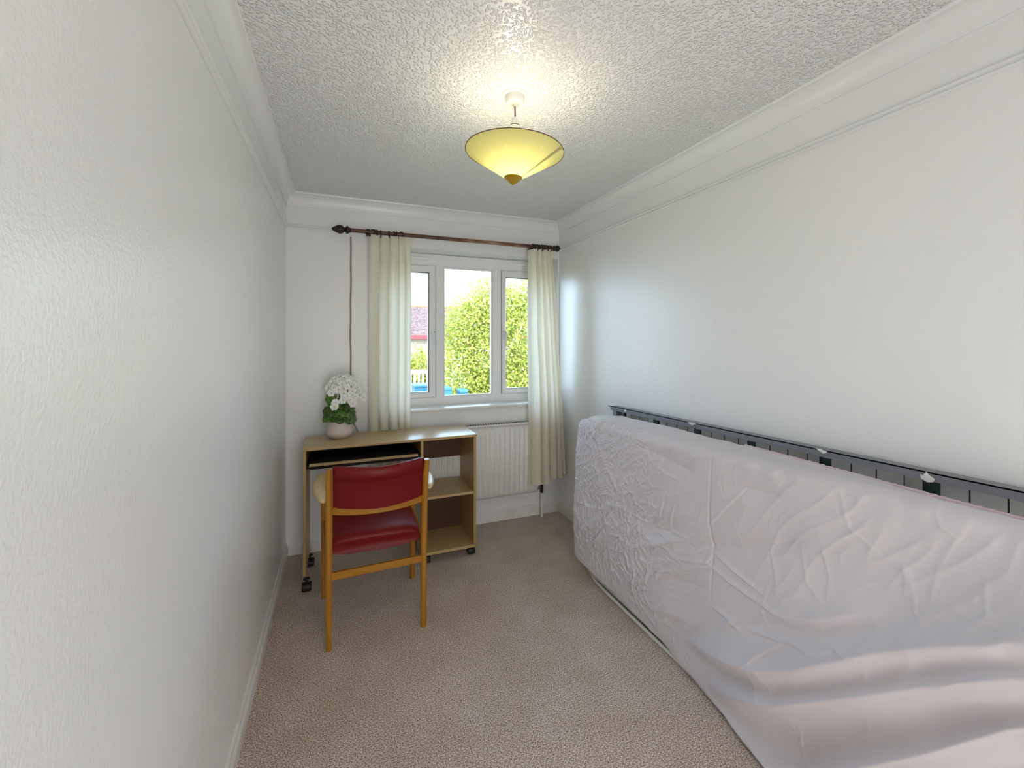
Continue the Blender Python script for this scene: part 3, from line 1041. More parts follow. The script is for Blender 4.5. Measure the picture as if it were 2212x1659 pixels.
for k in range(7):
    y = -0.958 - 0.2935 * k
    bm = BM()
    box(bm, 1.917, 1.921, y - 0.019, y + 0.010, railz(y) - 0.075, railz(y) - 0.022)
    box(bm, 1.921, 1.955, y + 0.008, y + 0.012, railz(y) - 0.075, railz(y) - 0.006)
    br = obj('bracket', bm, M_bracket, bed)
    bm = BM(); box(bm, 1.925, 1.950, y + 0.011, y + 0.024, 0.01, railz(y) - 0.010)
    obj('cross_bar', bm, M_black, bed)
for z in (0.25, 0.5, 0.72, 0.90):
    bm = BM(); tube(bm, [(1.926, BY0 + 0.03, z), (1.926, BY1 - 0.03, z)], 0.0018, 6)
    obj('mesh_wire', bm, M_wire, bed)
bm = BM()
box(bm, 1.932, 1.944, BY1 - 0.004, BY1 + 0.062, railz(BY1) - 0.012, railz(BY1) - 0.006, 0.002)
lathe(bm, [(0.004, 0), (0.004, 0.03)], 1.938, railz(BY1) - 0.009, BY1 + 0.03, 8, 'y')
obj('hook_tab', bm, M_bedgrey, bed)
def scrap(pts, y, x=1.9142):
    z0 = railz(y)
    bm = BM()
    vs = [bm.verts.new((x - random.uniform(0.0, 0.003), y + a, z0 + c)) for a, c in pts]
    ctr = bm.verts.new((x - 0.004, y, z0 - 0.012))
    for i in range(len(vs)):
        bm.faces.new((ctr, vs[i], vs[(i + 1) % len(vs)]))
    o = obj('torn_sticker', bm, M_scrap, bed)
    tag(o, 'torn white sticker scrap')
scrap([(-0.018, -0.016), (-0.014, -0.026), (0.0, -0.030), (0.014, -0.024), (0.017, -0.012), (0.012, -0.016), (0.006, -0.006), (0.002, 0.0), (-0.003, -0.008), (-0.010, -0.012)], -2.418)
scrap([(-0.012, -0.003), (0.0, -0.012), (0.010, -0.006), (0.020, -0.001), (0.03, 0.0), (0.01, 0.001)], -2.131)
scrap([(-0.009, -0.006), (-0.006, -0.018), (0.006, -0.020), (0.009, -0.010), (0.004, -0.004)], -0.995)
scrap([(-0.03, -0.001), (0.0, -0.006), (0.03, -0.003), (0.02, 0.0), (0.0, 0.001)], -1.52)

# ------------------------------------------------------------------ mattress and fitted sheet
MY0, MY1 = -2.83, -0.885      # near end, window end
mattress = thing('mattress', (1.76, -1.83, 0.0), 'single mattress standing on its long edge against the bed frame', 'mattress')
bm = BM(); box(bm, 1.690, 1.868, MY0 + 0.03, MY1 - 0.012, 0.004, 0.945, 0.04, 4)
autosmooth(obj('mattress_body', bm, M_mattress, mattress), 60)
bm = BM()
tube(bm, [(1.700, MY1 - 0.10, 0.010), (1.692, MY1 - 0.14, 0.010), (1.688, MY1 - 0.3, 0.010), (1.686, -1.9, 0.010), (1.680, MY0 + 0.08, 0.010)], 0.0085, 8)
tube(bm, [(1.700, MY1 - 0.10, 0.010), (1.720, MY1 - 0.025, 0.012), (1.80, MY1 - 0.012, 0.012)], 0.0085, 8)
autosmooth(obj('piping', bm, M_piping, mattress), 60)

NS = 420                        # samples around the section
ys = np.concatenate([[MY1 + 0.012, MY1 + 0.012, MY1 + 0.011, MY1 + 0.008], np.linspace(MY1, MY0, 680), [MY0 - 0.008, MY0 - 0.012]])
inset = np.concatenate([[0.5, 0.10, 0.035, 0.012], np.zeros(680), [0.02, 0.3]])
hem_y = [-2.9, -2.0, -1.80, -1.65, -1.40, -1.10, -0.93, -0.86]
hem_z = [0.006, 0.008, 0.022, 0.052, 0.076, 0.086, 0.100, 0.112]
def sh(y, a, b):
    return np.interp(y, a, b)
P = np.zeros((len(ys), NS, 3))
ARC = np.zeros((len(ys), NS))
for i, y in enumerate(ys):
    zs = sh(y, [-2.8, -2.4, -1.9, -1.5, -1.1, -0.88], [0.965, 0.962, 0.938, 0.915, 0.905, 0.880])   # start of shoulder
    zt = sh(y, [-2.8, -2.5, -2.1, -1.6, -1.05, -0.88], [0.968, 0.967, 0.970, 0.970, 0.957, 0.930])  # back top
    hz = sh(y, hem_y, hem_z)
    near = float(sstep(-1.75, -2.35, np.array(y)))
    far = float(sstep(-1.25, -0.90, np.array(y)))
    def xf(z):
        return 1.652 - 0.014 * math.sin(PI * min(z, 0.95) / 0.95) - 0.060 * near * (1 - min(z / 0.75, 1)) ** 1.3 - 0.014 * far * (1 - z) + 0.022 * far * z ** 3 + 0.012 * (1 - near) * max(0.0, 1 - z / 0.12)
    sp = []
    for k in range(60):
        z = hz + (zs - hz) * k / 59
        sp.append((xf(z), z))
    xs_ = xf(zs)
    top_f = zs + 0.040
    for k in range(1, 9):
        a = PI / 2 * k / 8
        sp.append((xs_ + 0.045 * (1 - math.cos(a)), zs + 0.040 * math.sin(a)))
    for k in range(1, 16):
        t = k / 15
        sp.append((xs_ + 0.045 + (1.845 - xs_ - 0.045) * t, top_f + (zt - top_f) * (t ** 0.8)))
    for k in range(1, 7):
        a = PI / 2 * k / 6
        sp.append((1.845 + 0.022 * math.sin(a), zt - 0.022 * (1 - math.cos(a))))
    sp.append((1.867, zt - 0.10))
    sp = np.array(sp)
    seg = np.hypot(*np.diff(sp, axis=0).T)
    al = np.concatenate([[0], np.cumsum(seg)])
    # most samples on the visible front and top
    tt = np.linspace(0, al[-1], NS)
    X = np.interp(tt, al, sp[:, 0]); Z = np.interp(tt, al, sp[:, 1])
    if inset[i] > 0:
        X = X + (1.765 - X) * inset[i]; Z = Z + (0.50 - Z) * inset[i] * 0.35
    P[i, :, 0] = X; P[i, :, 1] = y; P[i, :, 2] = Z
    ARC[i] = hz + tt                 # ~ z on the front face
Yg = np.repeat(ys[:, None], NS, 1)
Zg = ARC
# section normals (pointing out of the mattress)
dX = np.gradient(P[:, :, 0], axis=1); dZ = np.gradient(P[:, :, 2], axis=1)
ln = np.hypot(dX, dZ) + 1e-9
NX, NZ = -dZ / ln, dX / ln
D = np.zeros_like(Yg)
SWAG = [  # polyline (y, z), amplitude, reach above, reach below, sign
    ([(-1.764,0.069),(-1.891,0.101),(-2.010,0.159),(-2.217,0.292),(-2.423,0.475),(-2.578,0.618),(-2.701,0.728),(-2.83,0.83)], 0.078, 0.075, 0.048),
    ([(-2.085,0.051),(-2.186,0.090),(-2.275,0.147),(-2.423,0.293),(-2.578,0.468),(-2.701,0.622),(-2.83,0.76)], 0.078, 0.075, 0.048),
    ([(-1.653,0.164),(-1.785,0.192),(-1.927,0.241),(-2.154,0.351),(-2.275,0.442),(-2.466,0.615),(-2.578,0.707),(-2.701,0.802),(-2.83,0.88)], 0.058, 0.070, 0.040),
    ([(-1.60,0.062),(-1.764,0.040),(-1.891,0.024),(-2.010,0.027),(-2.30,0.030),(-2.83,0.10)], 0.020, 0.035, 0.025),
    ([(-1.921,0.441),(-2.031,0.453),(-2.194,0.541),(-2.262,0.571),(-2.327,0.612),(-2.424,0.687),(-2.494,0.727)], 0.024, 0.050, 0.026),
    ([(-1.30,0.215),(-1.45,0.175),(-1.60,0.205),(-1.75,0.26),(-1.90,0.33)], 0.010, 0.060, 0.03),
    ([(-2.381,0.929),(-2.424,0.938),(-2.501,0.963),(-2.544,0.990),(-2.606,1.001)], 0.006, 0.03, 0.012),
    ([(-2.561,0.860),(-2.612,0.900),(-2.643,0.932),(-2.701,0.990)], 0.008, 0.04, 0.012),
]
for pl, A, wa, wb in SWAG:
    pl = sorted(pl)
    py = np.array([p[0] for p in pl]); pz = np.array([p[1] for p in pl])
    zl = np.interp(Yg, py, pz)
    tp = sstep(py[0] - 0.001 if py[0] < -2.8 else py[0], py[0] + 0.14, Yg) if py[0] > -2.8 else 1.0
    env = tp * (1 - sstep(py[-1] - 0.42, py[-1] + 0.02, Yg)) ** 1.3 * (Yg >= py[0]) * (Yg <= py[-1])
    t = Zg - zl
    pr = np.where(t > 0, np.exp(-np.abs(t) / wa) * (1 - np.exp(-np.abs(t) / 0.004) * 0.0), np.exp(-(t / wb) ** 2))
    D += A * env * pr
VAL = [   # tension lines: cloth above overhangs a shallow valley
    ([(-1.344,0.560),(-1.537,0.566),(-1.669,0.580),(-1.758,0.580),(-1.884,0.615),(-2.021,0.667),(-2.142,0.730),(-2.227,0.784),(-2.288,0.827)], 0.018, 0.045, 0.06),
    ([(-1.405,0.894),(-1.537,0.894),(-1.638,0.885),(-1.744,0.870),(-1.865,0.862)], 0.011, 0.03, 0.05),
    ([(-1.914,0.862),(-2.021,0.879),(-2.142,0.891),(-2.227,0.896)], 0.010, 0.03, 0.05),
    ([(-1.610,0.339),(-1.712,0.393),(-1.799,0.417),(-1.898,0.450)], 0.012, 0.03, 0.05),
]
for pl, A, wa, wb in VAL:
    pl = sorted(pl)
    py = np.array([p[0] for p in pl]); pz = np.array([p[1] for p in pl])
    zl = np.interp(Yg, py, pz)
    env = sstep(py[0], py[0] + 0.12, Yg) * (1 - sstep(py[-1] - 0.12, py[-1], Yg))
    t = Zg - zl
    D -= A * env * np.where(t > 0, np.exp(-np.abs(t) / wa), np.exp(-np.abs(t) / wb))
CR = [
    ((-0.963,0.891),(-1.060,0.780),(-1.137,0.645),(-1.186,0.502)), ((-0.970,0.922),(-1.112,0.834),(-1.210,0.721),(-1.312,0.632)),
    ((-0.949,0.281),(-1.112,0.405),(-1.186,0.495),(-1.301,0.577)), ((-1.309,0.569),(-1.236,0.478),(-1.217,0.427),(-1.148,0.337),(-1.021,0.163)),
    ((-1.411,0.383),(-1.547,0.469),(-1.656,0.526),(-1.759,0.578),(-1.883,0.618)), ((-1.675,0.472),(-1.788,0.542),(-1.863,0.601)),
    ((-1.675,0.472),(-1.771,0.500),(-1.863,0.534),(-1.896,0.587)), ((-1.742,0.445),(-1.826,0.502),(-1.903,0.534)),
    ((-1.255,0.333),(-1.361,0.422),(-1.474,0.539)), ((-1.427,0.455),(-1.474,0.515),(-1.540,0.566)),
    ((-1.898,0.593),(-1.996,0.571),(-2.126,0.557)), ((-1.868,0.538),(-1.978,0.524),(-2.072,0.523),(-2.156,0.529),(-2.211,0.536)),
    ((-1.908,0.396),(-1.974,0.400),(-2.039,0.392)), ((-1.730,0.189),(-1.826,0.283),(-1.903,0.358)), ((-2.111,0.340),(-2.156,0.398),(-2.208,0.455)),
    ((-1.884,0.968),(-1.881,0.869),(-1.878,0.696),(-1.893,0.604),(-1.896,0.509),(-1.893,0.410)),
    ((-2.292,0.813),(-2.306,0.763),(-2.321,0.722),(-2.321,0.667)), ((-2.561,0.860),(-2.554,0.817),(-2.551,0.779)),
    ((-2.561,0.863),(-2.584,0.925),(-2.610,0.985)), ((-2.519,0.746),(-2.579,0.763),(-2.653,0.776)), ((-2.488,0.840),(-2.499,0.807),(-2.501,0.770)),
    ((-2.381,0.711),(-2.412,0.745),(-2.461,0.787)), ((-2.551,0.773),(-2.622,0.794),(-2.701,0.814)), ((-2.129,0.708),(-2.156,0.650),(-2.169,0.591)),
    ((-2.348,0.834),(-2.393,0.885),(-2.418,0.922)), ((-2.091,0.423),(-2.173,0.454),(-2.235,0.482),(-2.317,0.502)),
    ((-2.317,0.502),(-2.368,0.558),(-2.412,0.566),(-2.467,0.597)), ((-2.091,0.315),(-2.156,0.406),(-2.223,0.475)),
    ((-1.884,0.693),(-1.938,0.762),(-2.031,0.878)), ((-0.904,0.438),(-1.065,0.465),(-1.188,0.493)), ((-0.916,0.256),(-1.065,0.371),(-1.118,0.415)),
    ((-1.411,0.200),(-1.519,0.297),(-1.569,0.393)), ((-1.951,0.337),(-2.005,0.400),(-2.039,0.428)), ((-1.730,0.876),(-1.786,0.923),(-1.846,0.963)),
    ((-1.533,0.625),(-1.562,0.678)), ((-1.603,0.600),(-1.623,0.667),(-1.636,0.713)), ((-1.668,0.585),(-1.681,0.644),(-1.706,0.710)),
    ((-1.344,0.556),(-1.474,0.554),(-1.668,0.581),(-1.759,0.580)),
]
# extra short random creases over the far half
for k in range(430):
    y0 = random.uniform(-2.7, -0.93) if k % 4 == 0 else random.uniform(-1.6, -0.92)
    z0 = random.uniform(0.12, 0.93)
    a = random.uniform(0.5, 2.3) if random.random() < 0.7 else random.uniform(0, PI)
    l = random.uniform(0.03, 0.12)
    CR.append(((y0, z0), (y0 + l * math.cos(a) * 0.9, z0 + l * math.sin(a) * 0.6), (y0 + 1.8 * l * math.cos(a + 0.3), z0 + 1.5 * l * math.sin(a + 0.3))))
for ci, pl in enumerate(CR):
    amp = (0.0022 if 16 <= ci <= 24 else 0.0055) if ci < 38 else random.uniform(0.0012, 0.0042)
    wd = 0.0042 if ci < 38 else 0.0036
    if ci >= 38 and pl[0][0] < -1.7: amp *= 0.5
    if ci < 5: amp, wd = 0.0085, 0.0085
    if ci == 15: amp, wd = -0.0036, 0.0034
    py_ = [p[0] for p in pl]; pz_ = [p[1] for p in pl]
    i0 = np.searchsorted(-ys[4:684], -(max(py_) + 0.03)) + 4
    i1 = np.searchsorted(-ys[4:684], -(min(py_) - 0.03)) + 4
    i1 = min(max(i1, i0 + 1), 684)
    yy, zz = Yg[i0:i1], Zg[i0:i1]
    best = np.full(yy.shape, 9.0); bt = np.zeros(yy.shape)
    tot = len(pl) - 1
    for j in range(tot):
        (ay, az), (by, bz) = pl[j], pl[j + 1]
        l2 = (by - ay) ** 2 + (bz - az) ** 2
        t = np.clip(((yy - ay) * (by - ay) + (zz - az) * (bz - az)) / l2, 0, 1)
        # signed side for an asymmetric crease
        d = np.hypot(yy - ay - t * (by - ay), zz - az - t * (bz - az))
        side = np.sign((by - ay) * (zz - az) - (bz - az) * (yy - ay))
        d = np.where(side > 0, d * 1.0, d * 0.45)
        m_ = d < best
        best = np.where(m_, d, best); bt = np.where(m_, (j + t) / tot, bt)
    D[i0:i1] += amp * np.exp(-(best / wd) ** 2) * np.clip(np.sin(PI * (0.06 + 0.88 * bt)), 0, 1) ** 0.6
# soft undulation and crumple
wx = noise2(Yg * 5, Zg * 5, 3) * 0.15
wz = noise2(Yg * 5, Zg * 5, 4) * 0.15
far_w = sstep(-2.1, -1.1, Yg) * (1 - sstep(0.92, 1.0, Zg)) 
r1_ = 1 - np.abs(noise2((Yg + wx) * 9, (Zg + wz) * 13, 5))
r2_ = 1 - np.abs(noise2((Yg + wx) * 24 + Zg * 8, (Zg + wz) * 26 - Yg * 8, 6))
r3_ = 1 - np.abs(noise2((Yg + wx) * 55 + Zg * 20, (Zg + wz) * 48, 7))
D += 0.006 * noise2(Yg * 3, Zg * 4.5, 8)
D += (0.0042 * r1_ ** 7 + 0.0026 * r2_ ** 8 + 0.0018 * r3_ ** 6) * (0.10 + 0.80 * far_w)
up_ = np.clip(NZ, 0, 1)
dg = 1 - np.abs(noise2(15 * (0.8 * Yg + 0.6 * Zg) + 0.6 * wx, 3.2 * (-0.6 * Yg + 0.8 * Zg), 21))
D += 0.0042 * dg ** 4 * sstep(-1.75, -2.25, Yg) * sstep(0.50, 0.70, Zg) * (1 - sstep(0.96, 1.0, Zg))
dh = 1 - np.abs(noise2(20 * (0.5 * Yg + 0.85 * Zg), 3.5 * (0.85 * Yg - 0.5 * Zg), 22))
D += 0.0036 * dh ** 4 * sstep(-2.0, -1.6, Yg) * sstep(0.25, 0.4, Zg) * (1 - sstep(0.9, 0.98, Zg))
# gathers on the top face and radiating from the window-end corner
rad_d = np.hypot(Yg + 0.90, Zg - 0.93); ang = np.arctan2(Zg - 0.93, Yg + 0.90)
D += 0.0030 * np.exp(-rad_d / 0.30) * np.sin(ang * 17 + 3 * noise2(Yg * 4, Zg * 4, 12)) * sstep(0.02, 0.10, rad_d)
D += 0.0026 * up_ * noise2(Yg * 20 + Zg * 14, Zg * 26 - Yg * 5, 13)
# shoulder ridge stays a little bumpy
D += 0.005 * np.exp(-((Zg - (np.interp(Yg, [-2.8, -0.88], [0.985, 0.92]))) / 0.03) ** 2) * noise2(Yg * 16, Zg * 6, 14)
hem_fade = sstep(0.0, 0.03, Zg - np.interp(Yg, hem_y, hem_z) )
D = D * (0.25 + 0.75 * hem_fade)
# loose hem wave
D += 0.006 * (1 - hem_fade) * noise2(Yg * 9, Yg * 0 + 2.0, 15)
D[:3] = 0.0
D[-1:] = 0.0
P[:, :, 0] += NX * D
P[:, :, 2] += NZ * D
P[:, :, 2] = np.maximum(P[:, :, 2], 0.003)
me = grid_mesh('fitted_sheet', P)
sheet = new_obj('fitted_sheet', me, M_sheet)
tag(sheet, 'creased pale pink fitted sheet stretched over the standing mattress', 'bed sheet')
# gathered elastic hem along the back top edge
bm = BM()
hp = []
for k in range(140):
    y = -1.86 - 0.86 * k / 139
    zt = float(np.interp(y, [-2.8, -2.5, -2.1, -1.6, -1.05], [0.968, 0.967, 0.970, 0.970, 0.957]))
    hp.append((1.858 + 0.0012 * math.sin(k * 2.1), y, zt - 0.001 + 0.001 * math.sin(k * 1.7)))
tube(bm, hp, 0.0065, 8)
autosmooth(obj('elastic_hem', bm, M_hem, sheet), 60)

# ------------------------------------------------------------------ curtain rod
RY, RZ = -0.120, 2.119
rod = thing('curtain_rod', (1.12, RY, RZ), 'dark brown wooden curtain rod with flaking paint above the window', 'curtain rod')
bm = BM()
lathe(bm, [(0.0135, 0.38), (0.0135, 1.90)], RY, RZ, 0, 16, 'x')
autosmooth(obj('rod', bm, M_rod, rod))
FP = [(0.004, -0.105), (0.009, -0.102), (0.012, -0.095), (0.022, -0.080), (0.029, -0.062), (0.029, -0.050), (0.022, -0.036), (0.012, -0.027), (0.018, -0.022), (0.026, -0.014), (0.026, -0.008), (0.018, 0.0), (0.0145, 0.012)]
bm = BM(); lathe(bm, FP, RY, RZ, 0.382, 20, 'x')
autosmooth(obj('finial', bm, M_ring, rod), 50)
FQ = [(0.012, 0.0), (0.022, 0.008), (0.022, 0.014), (0.012, 0.020), (0.018, 0.026), (0.026, 0.034), (0.026, 0.045), (0.016, 0.056), (0.010, 0.062), (0.004, 0.070)]
bm = BM(); lathe(bm, FQ, RY, RZ, 1.876, 20, 'x')
autosmooth(obj('finial', bm, M_ring, rod), 50)
for xb in (0.50, 1.715):
    bm = BM()
    lathe(bm, [(0.022, 0.0), (0.022, 0.006), (0.010, 0.012), (0.009, 0.10)], xb, RZ, -0.11, 14, 'y')
    lathe(bm, [(0.019, -0.012), (0.019, 0.012)], RY, RZ, xb, 16, 'x')
    autosmooth(obj('bracket', bm, M_ring, rod))
RING = [(0.527, 0.9), (0.541, 0.15), (0.556, 0.1), (0.582, -0.1), (0.634, 0.0), (0.667, 0.1), (0.685, -0.1), (0.712, 0.8),
        (1.701, 0.0), (1.740, 0.15), (1.758, -0.1), (1.778, 0.1), (1.799, 0.0), (1.818, 0.5), (1.846, 0.7)]
ORD = ['first', 'second', 'third', 'fourth', 'fifth', 'sixth', 'seventh', 'eighth']
for ri, (x, tl) in enumerate(RING):
    bm = BM()
    torus(bm, (x, RY, RZ - 0.008), 0.0240, 0.0046, 'x', 22, 8, tl)
    rg = tag(obj('curtain_ring', bm, M_ring, None, True), 'dark wooden curtain ring, %s from the left above the %s curtain' % (ORD[ri] if ri < 8 else ORD[ri - 8], 'left' if ri < 8 else 'right'), 'curtain ring', 'rings on the curtain rod')
    bm2 = BM(); torus(bm2, (x, RY, RZ - 0.035), 0.0045, 0.0012, 'x', 10, 5, tl)
    obj('eyelet', bm2, M_ring, rg)

# ------------------------------------------------------------------ curtains
def curtain(name, label, xtop, xbot, ztop, zbot, edges, side, seed, y_of_z, amp):
    """edges: pleat boundaries 0..1 across the width; each pleat is a broad panel with a narrow recess beside it"""
    nu_, nz_ = 260, 100
    U = np.linspace(0, 1, nu_)[:, None]
    T = np.linspace(0, 1, nz_)[None, :]            # 0 top, 1 bottom
    r_ = np.random.default_rng(seed)
    z = ztop + (zbot(U) - ztop) * T
    x0 = xtop[0] + (xbot[0] - xtop[0]) * T; x1 = xtop[1] + (xbot[1] - xtop[1]) * T
    E_ = np.array(edges); n_ = len(E_) - 1
    # pleat-local phase 0..1, the boundaries drifting a little on the way down
    Uw = U + 0.022 * noise2(U * 3.3 + 0 * T, T * 1.7 + 0 * U, seed) * sstep(0.04, 0.4, T)
    Uw = np.clip(Uw, 0, 0.99999)
    idx = np.clip(np.searchsorted(E_, Uw, side='right') - 1, 0, n_ - 1)
    ph = (Uw - E_[idx]) / (E_[idx + 1] - E_[idx])
    a_ = (0.75 + 0.5 * r_.random(n_))[idx]
    sk = (0.25 * (r_.random(n_) - 0.5))[idx]
    c_ = np.cos(2 * PI * (ph - 0.5))                # 1 on the panel, -1 at the recess
    wv = np.sign(c_ + 0.25) * np.abs(c_ + 0.25) ** 0.55
    wv = np.clip(wv, -0.9, 1.05)
    A = amp * a_ * (0.55 + 0.45 * sstep(0.0, 0.25, T)) * (1 + 0.3 * noise2(U * 4 + 0 * T, T * 2 + 0 * U, seed + 1))
    y = y_of_z(T) - A * wv + amp * sk * (ph - 0.5) * 2.2
    x = x0 + (x1 - x0) * Uw - (x1 - x0) / n_ * 0.16 * np.sin(2 * PI * (ph - 0.5)) * -1.0
    # pinch under the heading, ruffle standing above it
    pin = np.exp(-((T - 0.042) / 0.016) ** 2)
    y = y + pin * A * wv * 0.55
    head = 1 - sstep(0.0, 0.036, T)
    y = y + head * (0.018 * noise2(U * 15 + 0 * T, 0 * U + 0 * T + 3.3, seed + 4) - 0.006)
    x = x + head * 0.014 * noise2(U * 11 + 0 * T, 0 * U + 0 * T + 7.1, seed + 5)
    z = z - head * (0.010 * (1 - np.clip(c_, -1, 1)) * 0.5 + 0.006 * noise2(U * 9 + 0 * T, 0 * U + 0 * T + 1.7, seed + 6))
    # soft creasing
    y = y + 0.0022 * noise2(U * 26 + 0 * T, T * 9 + 0 * U, seed + 2) + 0.0016 * noise2(U * 12 + T * 20, T * 30 + 0 * U, seed + 3) * sstep(0.5, 1, T)
    Pc = np.stack([x + 0 * z, y + 0 * z, z + 0 * x], -1)
    me_ = grid_mesh(name, Pc)
    o = new_obj(name, me_, M_curtain)
    return tag(o, label, 'curtain')
curtain('curtain', 'cream cotton curtain hanging behind the desk, left of the window', (0.508, 0.780), (0.506, 0.785), 2.096, lambda U: 0.30 + 0 * U, (0.0, 0.25, 0.48, 0.71, 0.86, 1.0), -1, 21,
        lambda T: -0.122 + 0.046 * sstep(0.25, 0.70, T), 0.034)
curtain('curtain', 'cream cotton curtain hanging over the radiator in the right corner', (1.668, 1.862), (1.664, 1.955), 2.092,
        lambda U: 0.300 + 0.03 * sstep(0.45, 0.55, U) + 0.03 * sstep(0.9, 0.95, U), (0.0, 0.36, 0.56, 0.78, 0.92, 1.0), 1, 33, lambda T: -0.124 - 0.032 * sstep(0.3, 0.75, T), 0.034)

# ------------------------------------------------------------------ pendant lamp
LX, LY = 0.962, -1.578
lamp = thing('pendant_lamp', (LX, LY, CE), 'yellow conical pendant lamp hanging from the stippled ceiling', 'lamp')
bm = BM()
lathe(bm, [(0.080, 0.0), (0.074, -0.0012), (0.053, -0.002), (0.053, -0.004), (0.050, -0.007), (0.044, -0.008)], LX, LY, CE, 40)
autosmooth(obj('ceiling_plate', bm, M_white, lamp), 50)
bm = BM()
lathe(bm, [(0.0385, -0.007), (0.0375, -0.030), (0.0345, -0.035), (0.010, -0.040), (0.006, -0.046)], LX, LY, CE, 36)
autosmooth(obj('ceiling_rose', bm, M_white, lamp), 40)
bm = BM(); tube(bm, [(LX, LY, CE - 0.044), (LX + 0.001, LY, CE - 0.07), (LX + 0.001, LY, 2.262)], 0.0032, 8)
autosmooth(obj('flex', bm, M_flex, lamp))
bm = BM()
lathe(bm, [(0.0045, 2.268), (0.011, 2.262), (0.0165, 2.248), (0.0185, 2.236), (0.0185, 2.232), (0.0165, 2.231), (0.0165, 2.150), (0.012, 2.148)], LX, LY, 0, 24)
hold = autosmooth(obj('lamp_holder', bm, M_white, lamp), 40)
bm = BM(); torus(bm, (LX, LY, 2.2335), 0.0180, 0.0020, 'z', 24, 6)
obj('holder_ring', bm, M_flex, hold)
# shade: rolled paper cone with an overlapping seam, hanging a little crooked
RIM, TIP, RS = 2.131, 2.010, 0.1915
Rt = Matrix.Rotation(math.radians(3.0), 3, Vector((0.35, 1.0, 0)).normalized())
cpt = Vector((LX, LY, 2.15))
def tiltp(p):
    return cpt + Rt @ (Vector(p) - cpt)
bm = BM()
seam = math.radians(-48)
rings = []
for r_, z in ((RS, RIM), (RS * 0.99, RIM - 0.001), (0.150, RIM - (RIM - TIP) * (1 - 0.150 / RS)), (0.10, RIM - (RIM - TIP) * (1 - 0.10 / RS)), (0.06, RIM - (RIM - TIP) * (1 - 0.06 / RS)), (0.034, RIM - (RIM - TIP) * (1 - 0.034 / RS))):
    ring = []
    for k in range(73):
        a = seam + 2 * PI * k / 72 * 1.02
        rr_ = r_ + (0.0022 if k > 68 else 0.0)
        ring.append(tiltp((LX + rr_ * math.cos(a), LY + rr_ * math.sin(a), z)))
    rings.append(ring)
loft(bm, rings, cap=False, closed=False)
so_ = obj('shade', bm, M_shade, lamp, True)
bm = BM()
rr2 = []
for k in range(73):
    a = 2 * PI * k / 72
    rr2.append(tiltp((LX + RS * math.cos(a), LY + RS * math.sin(a), RIM)))
tube(bm, rr2, 0.0016, 6)
obj('rim_trim', bm, M_flex, so_)
bm = BM()
tip = []
for r_, z in ((0.0365, RIM - (RIM - TIP) * (1 - 0.0365 / RS) - 0.0012), (0.018, TIP + 0.005), (0.0005, TIP - 0.007)):
    tip.append([tiltp((LX + r_ * math.cos(2 * PI * k / 32), LY + r_ * math.sin(2 * PI * k / 32), z)) for k in range(32)])
loft(bm, tip, cap=False)
autosmooth(obj('tip_cap', bm, M_gold, so_), 30)
bm = BM()
for k in range(3):
    a = 2 * PI * k / 3 + 0.4
    tube(bm, [(LX + 0.016 * math.cos(a), LY + 0.016 * math.sin(a), 2.152), tiltp((LX + 0.188 * math.cos(a), LY + 0.188 * math.sin(a), RIM - 0.001))], 0.0014, 5)
obj('shade_carrier', bm, M_white, so_)
bm = BM()
lathe(bm, [(0.012, 2.150), (0.014, 2.135), (0.026, 2.112), (0.029, 2.095), (0.026, 2.078), (0.016, 2.067), (0.001, 2.063)], LX, LY, 0, 20)
obj('bulb', bm, M_bulb, lamp, True)
bl_d = bpy.data.lights.new('bulb_light', 'POINT')
bl_d.energy = BULB_W
bl_d.color = (1.0, 0.95, 0.87)
bl_d.shadow_soft_size = 0.035
bl = bpy.data.objects.new('bulb_light', bl_d)
COL.objects.link(bl)
bl.location = (LX, LY, 2.096)

# ------------------------------------------------------------------ outdoors
GZ = -2.6
bm = BM(); box(bm, -30, 60, 0.3, 80, GZ - 0.2, GZ)
tag(obj('lawn', bm, M_lawn), kind='structure')

def foliage(name, centers, n, size, mat_, parent, seed, kind='stuff'):
    """many small bent leaves spread through overlapping blobs, joined as one mesh"""
    r_ = np.random.default_rng(seed)
    vol = np.array([c[3] * c[4] * c[5] for c in centers]) ** 0.67
    which = r_.choice(len(centers), n, p=vol / vol.sum())
    C = np.array(centers)[which]
    d = r_.normal(size=(n, 3)); d /= np.linalg.norm(d, axis=1)[:, None]
    rad_ = 1 - 0.55 * r_.random(n) ** 1.3
    spike = 1 + 0.10 * r_.normal(size=n)
    pos = C[:, :3] + d * C[:, 3:6] * (rad_ * spike)[:, None]
    nrm = d + 0.9 * r_.normal(size=(n, 3)); nrm /= np.linalg.norm(nrm, axis=1)[:, None]
    t = np.cross(nrm, r_.normal(size=(n, 3))); t /= np.linalg.norm(t, axis=1)[:, None]
    bt = np.cross(nrm, t)
    s = size * (0.7 + 0.6 * r_.random(n))[:, None]
    V = np.stack([pos - t * s, pos + bt * s * 0.5 + nrm * s * 0.12, pos + t * s, pos - bt * s * 0.5 + nrm * s * 0.12], 1)
    me_ = bpy.data.meshes.new(name)
    me_.vertices.add(n * 4); me_.vertices.foreach_set('co', V.reshape(-1).astype(np.float32))
    me_.loops.add(n * 4); me_.loops.foreach_set('vertex_index', np.arange(n * 4, dtype=np.int32))
    me_.polygons.add(n); me_.polygons.foreach_set('loop_start', np.arange(0, n * 4, 4, dtype=np.int32))
    me_.update(); me_.validate()
    o = new_obj(name, me_, mat_, parent)
    tag(o, kind=kind)
    return o

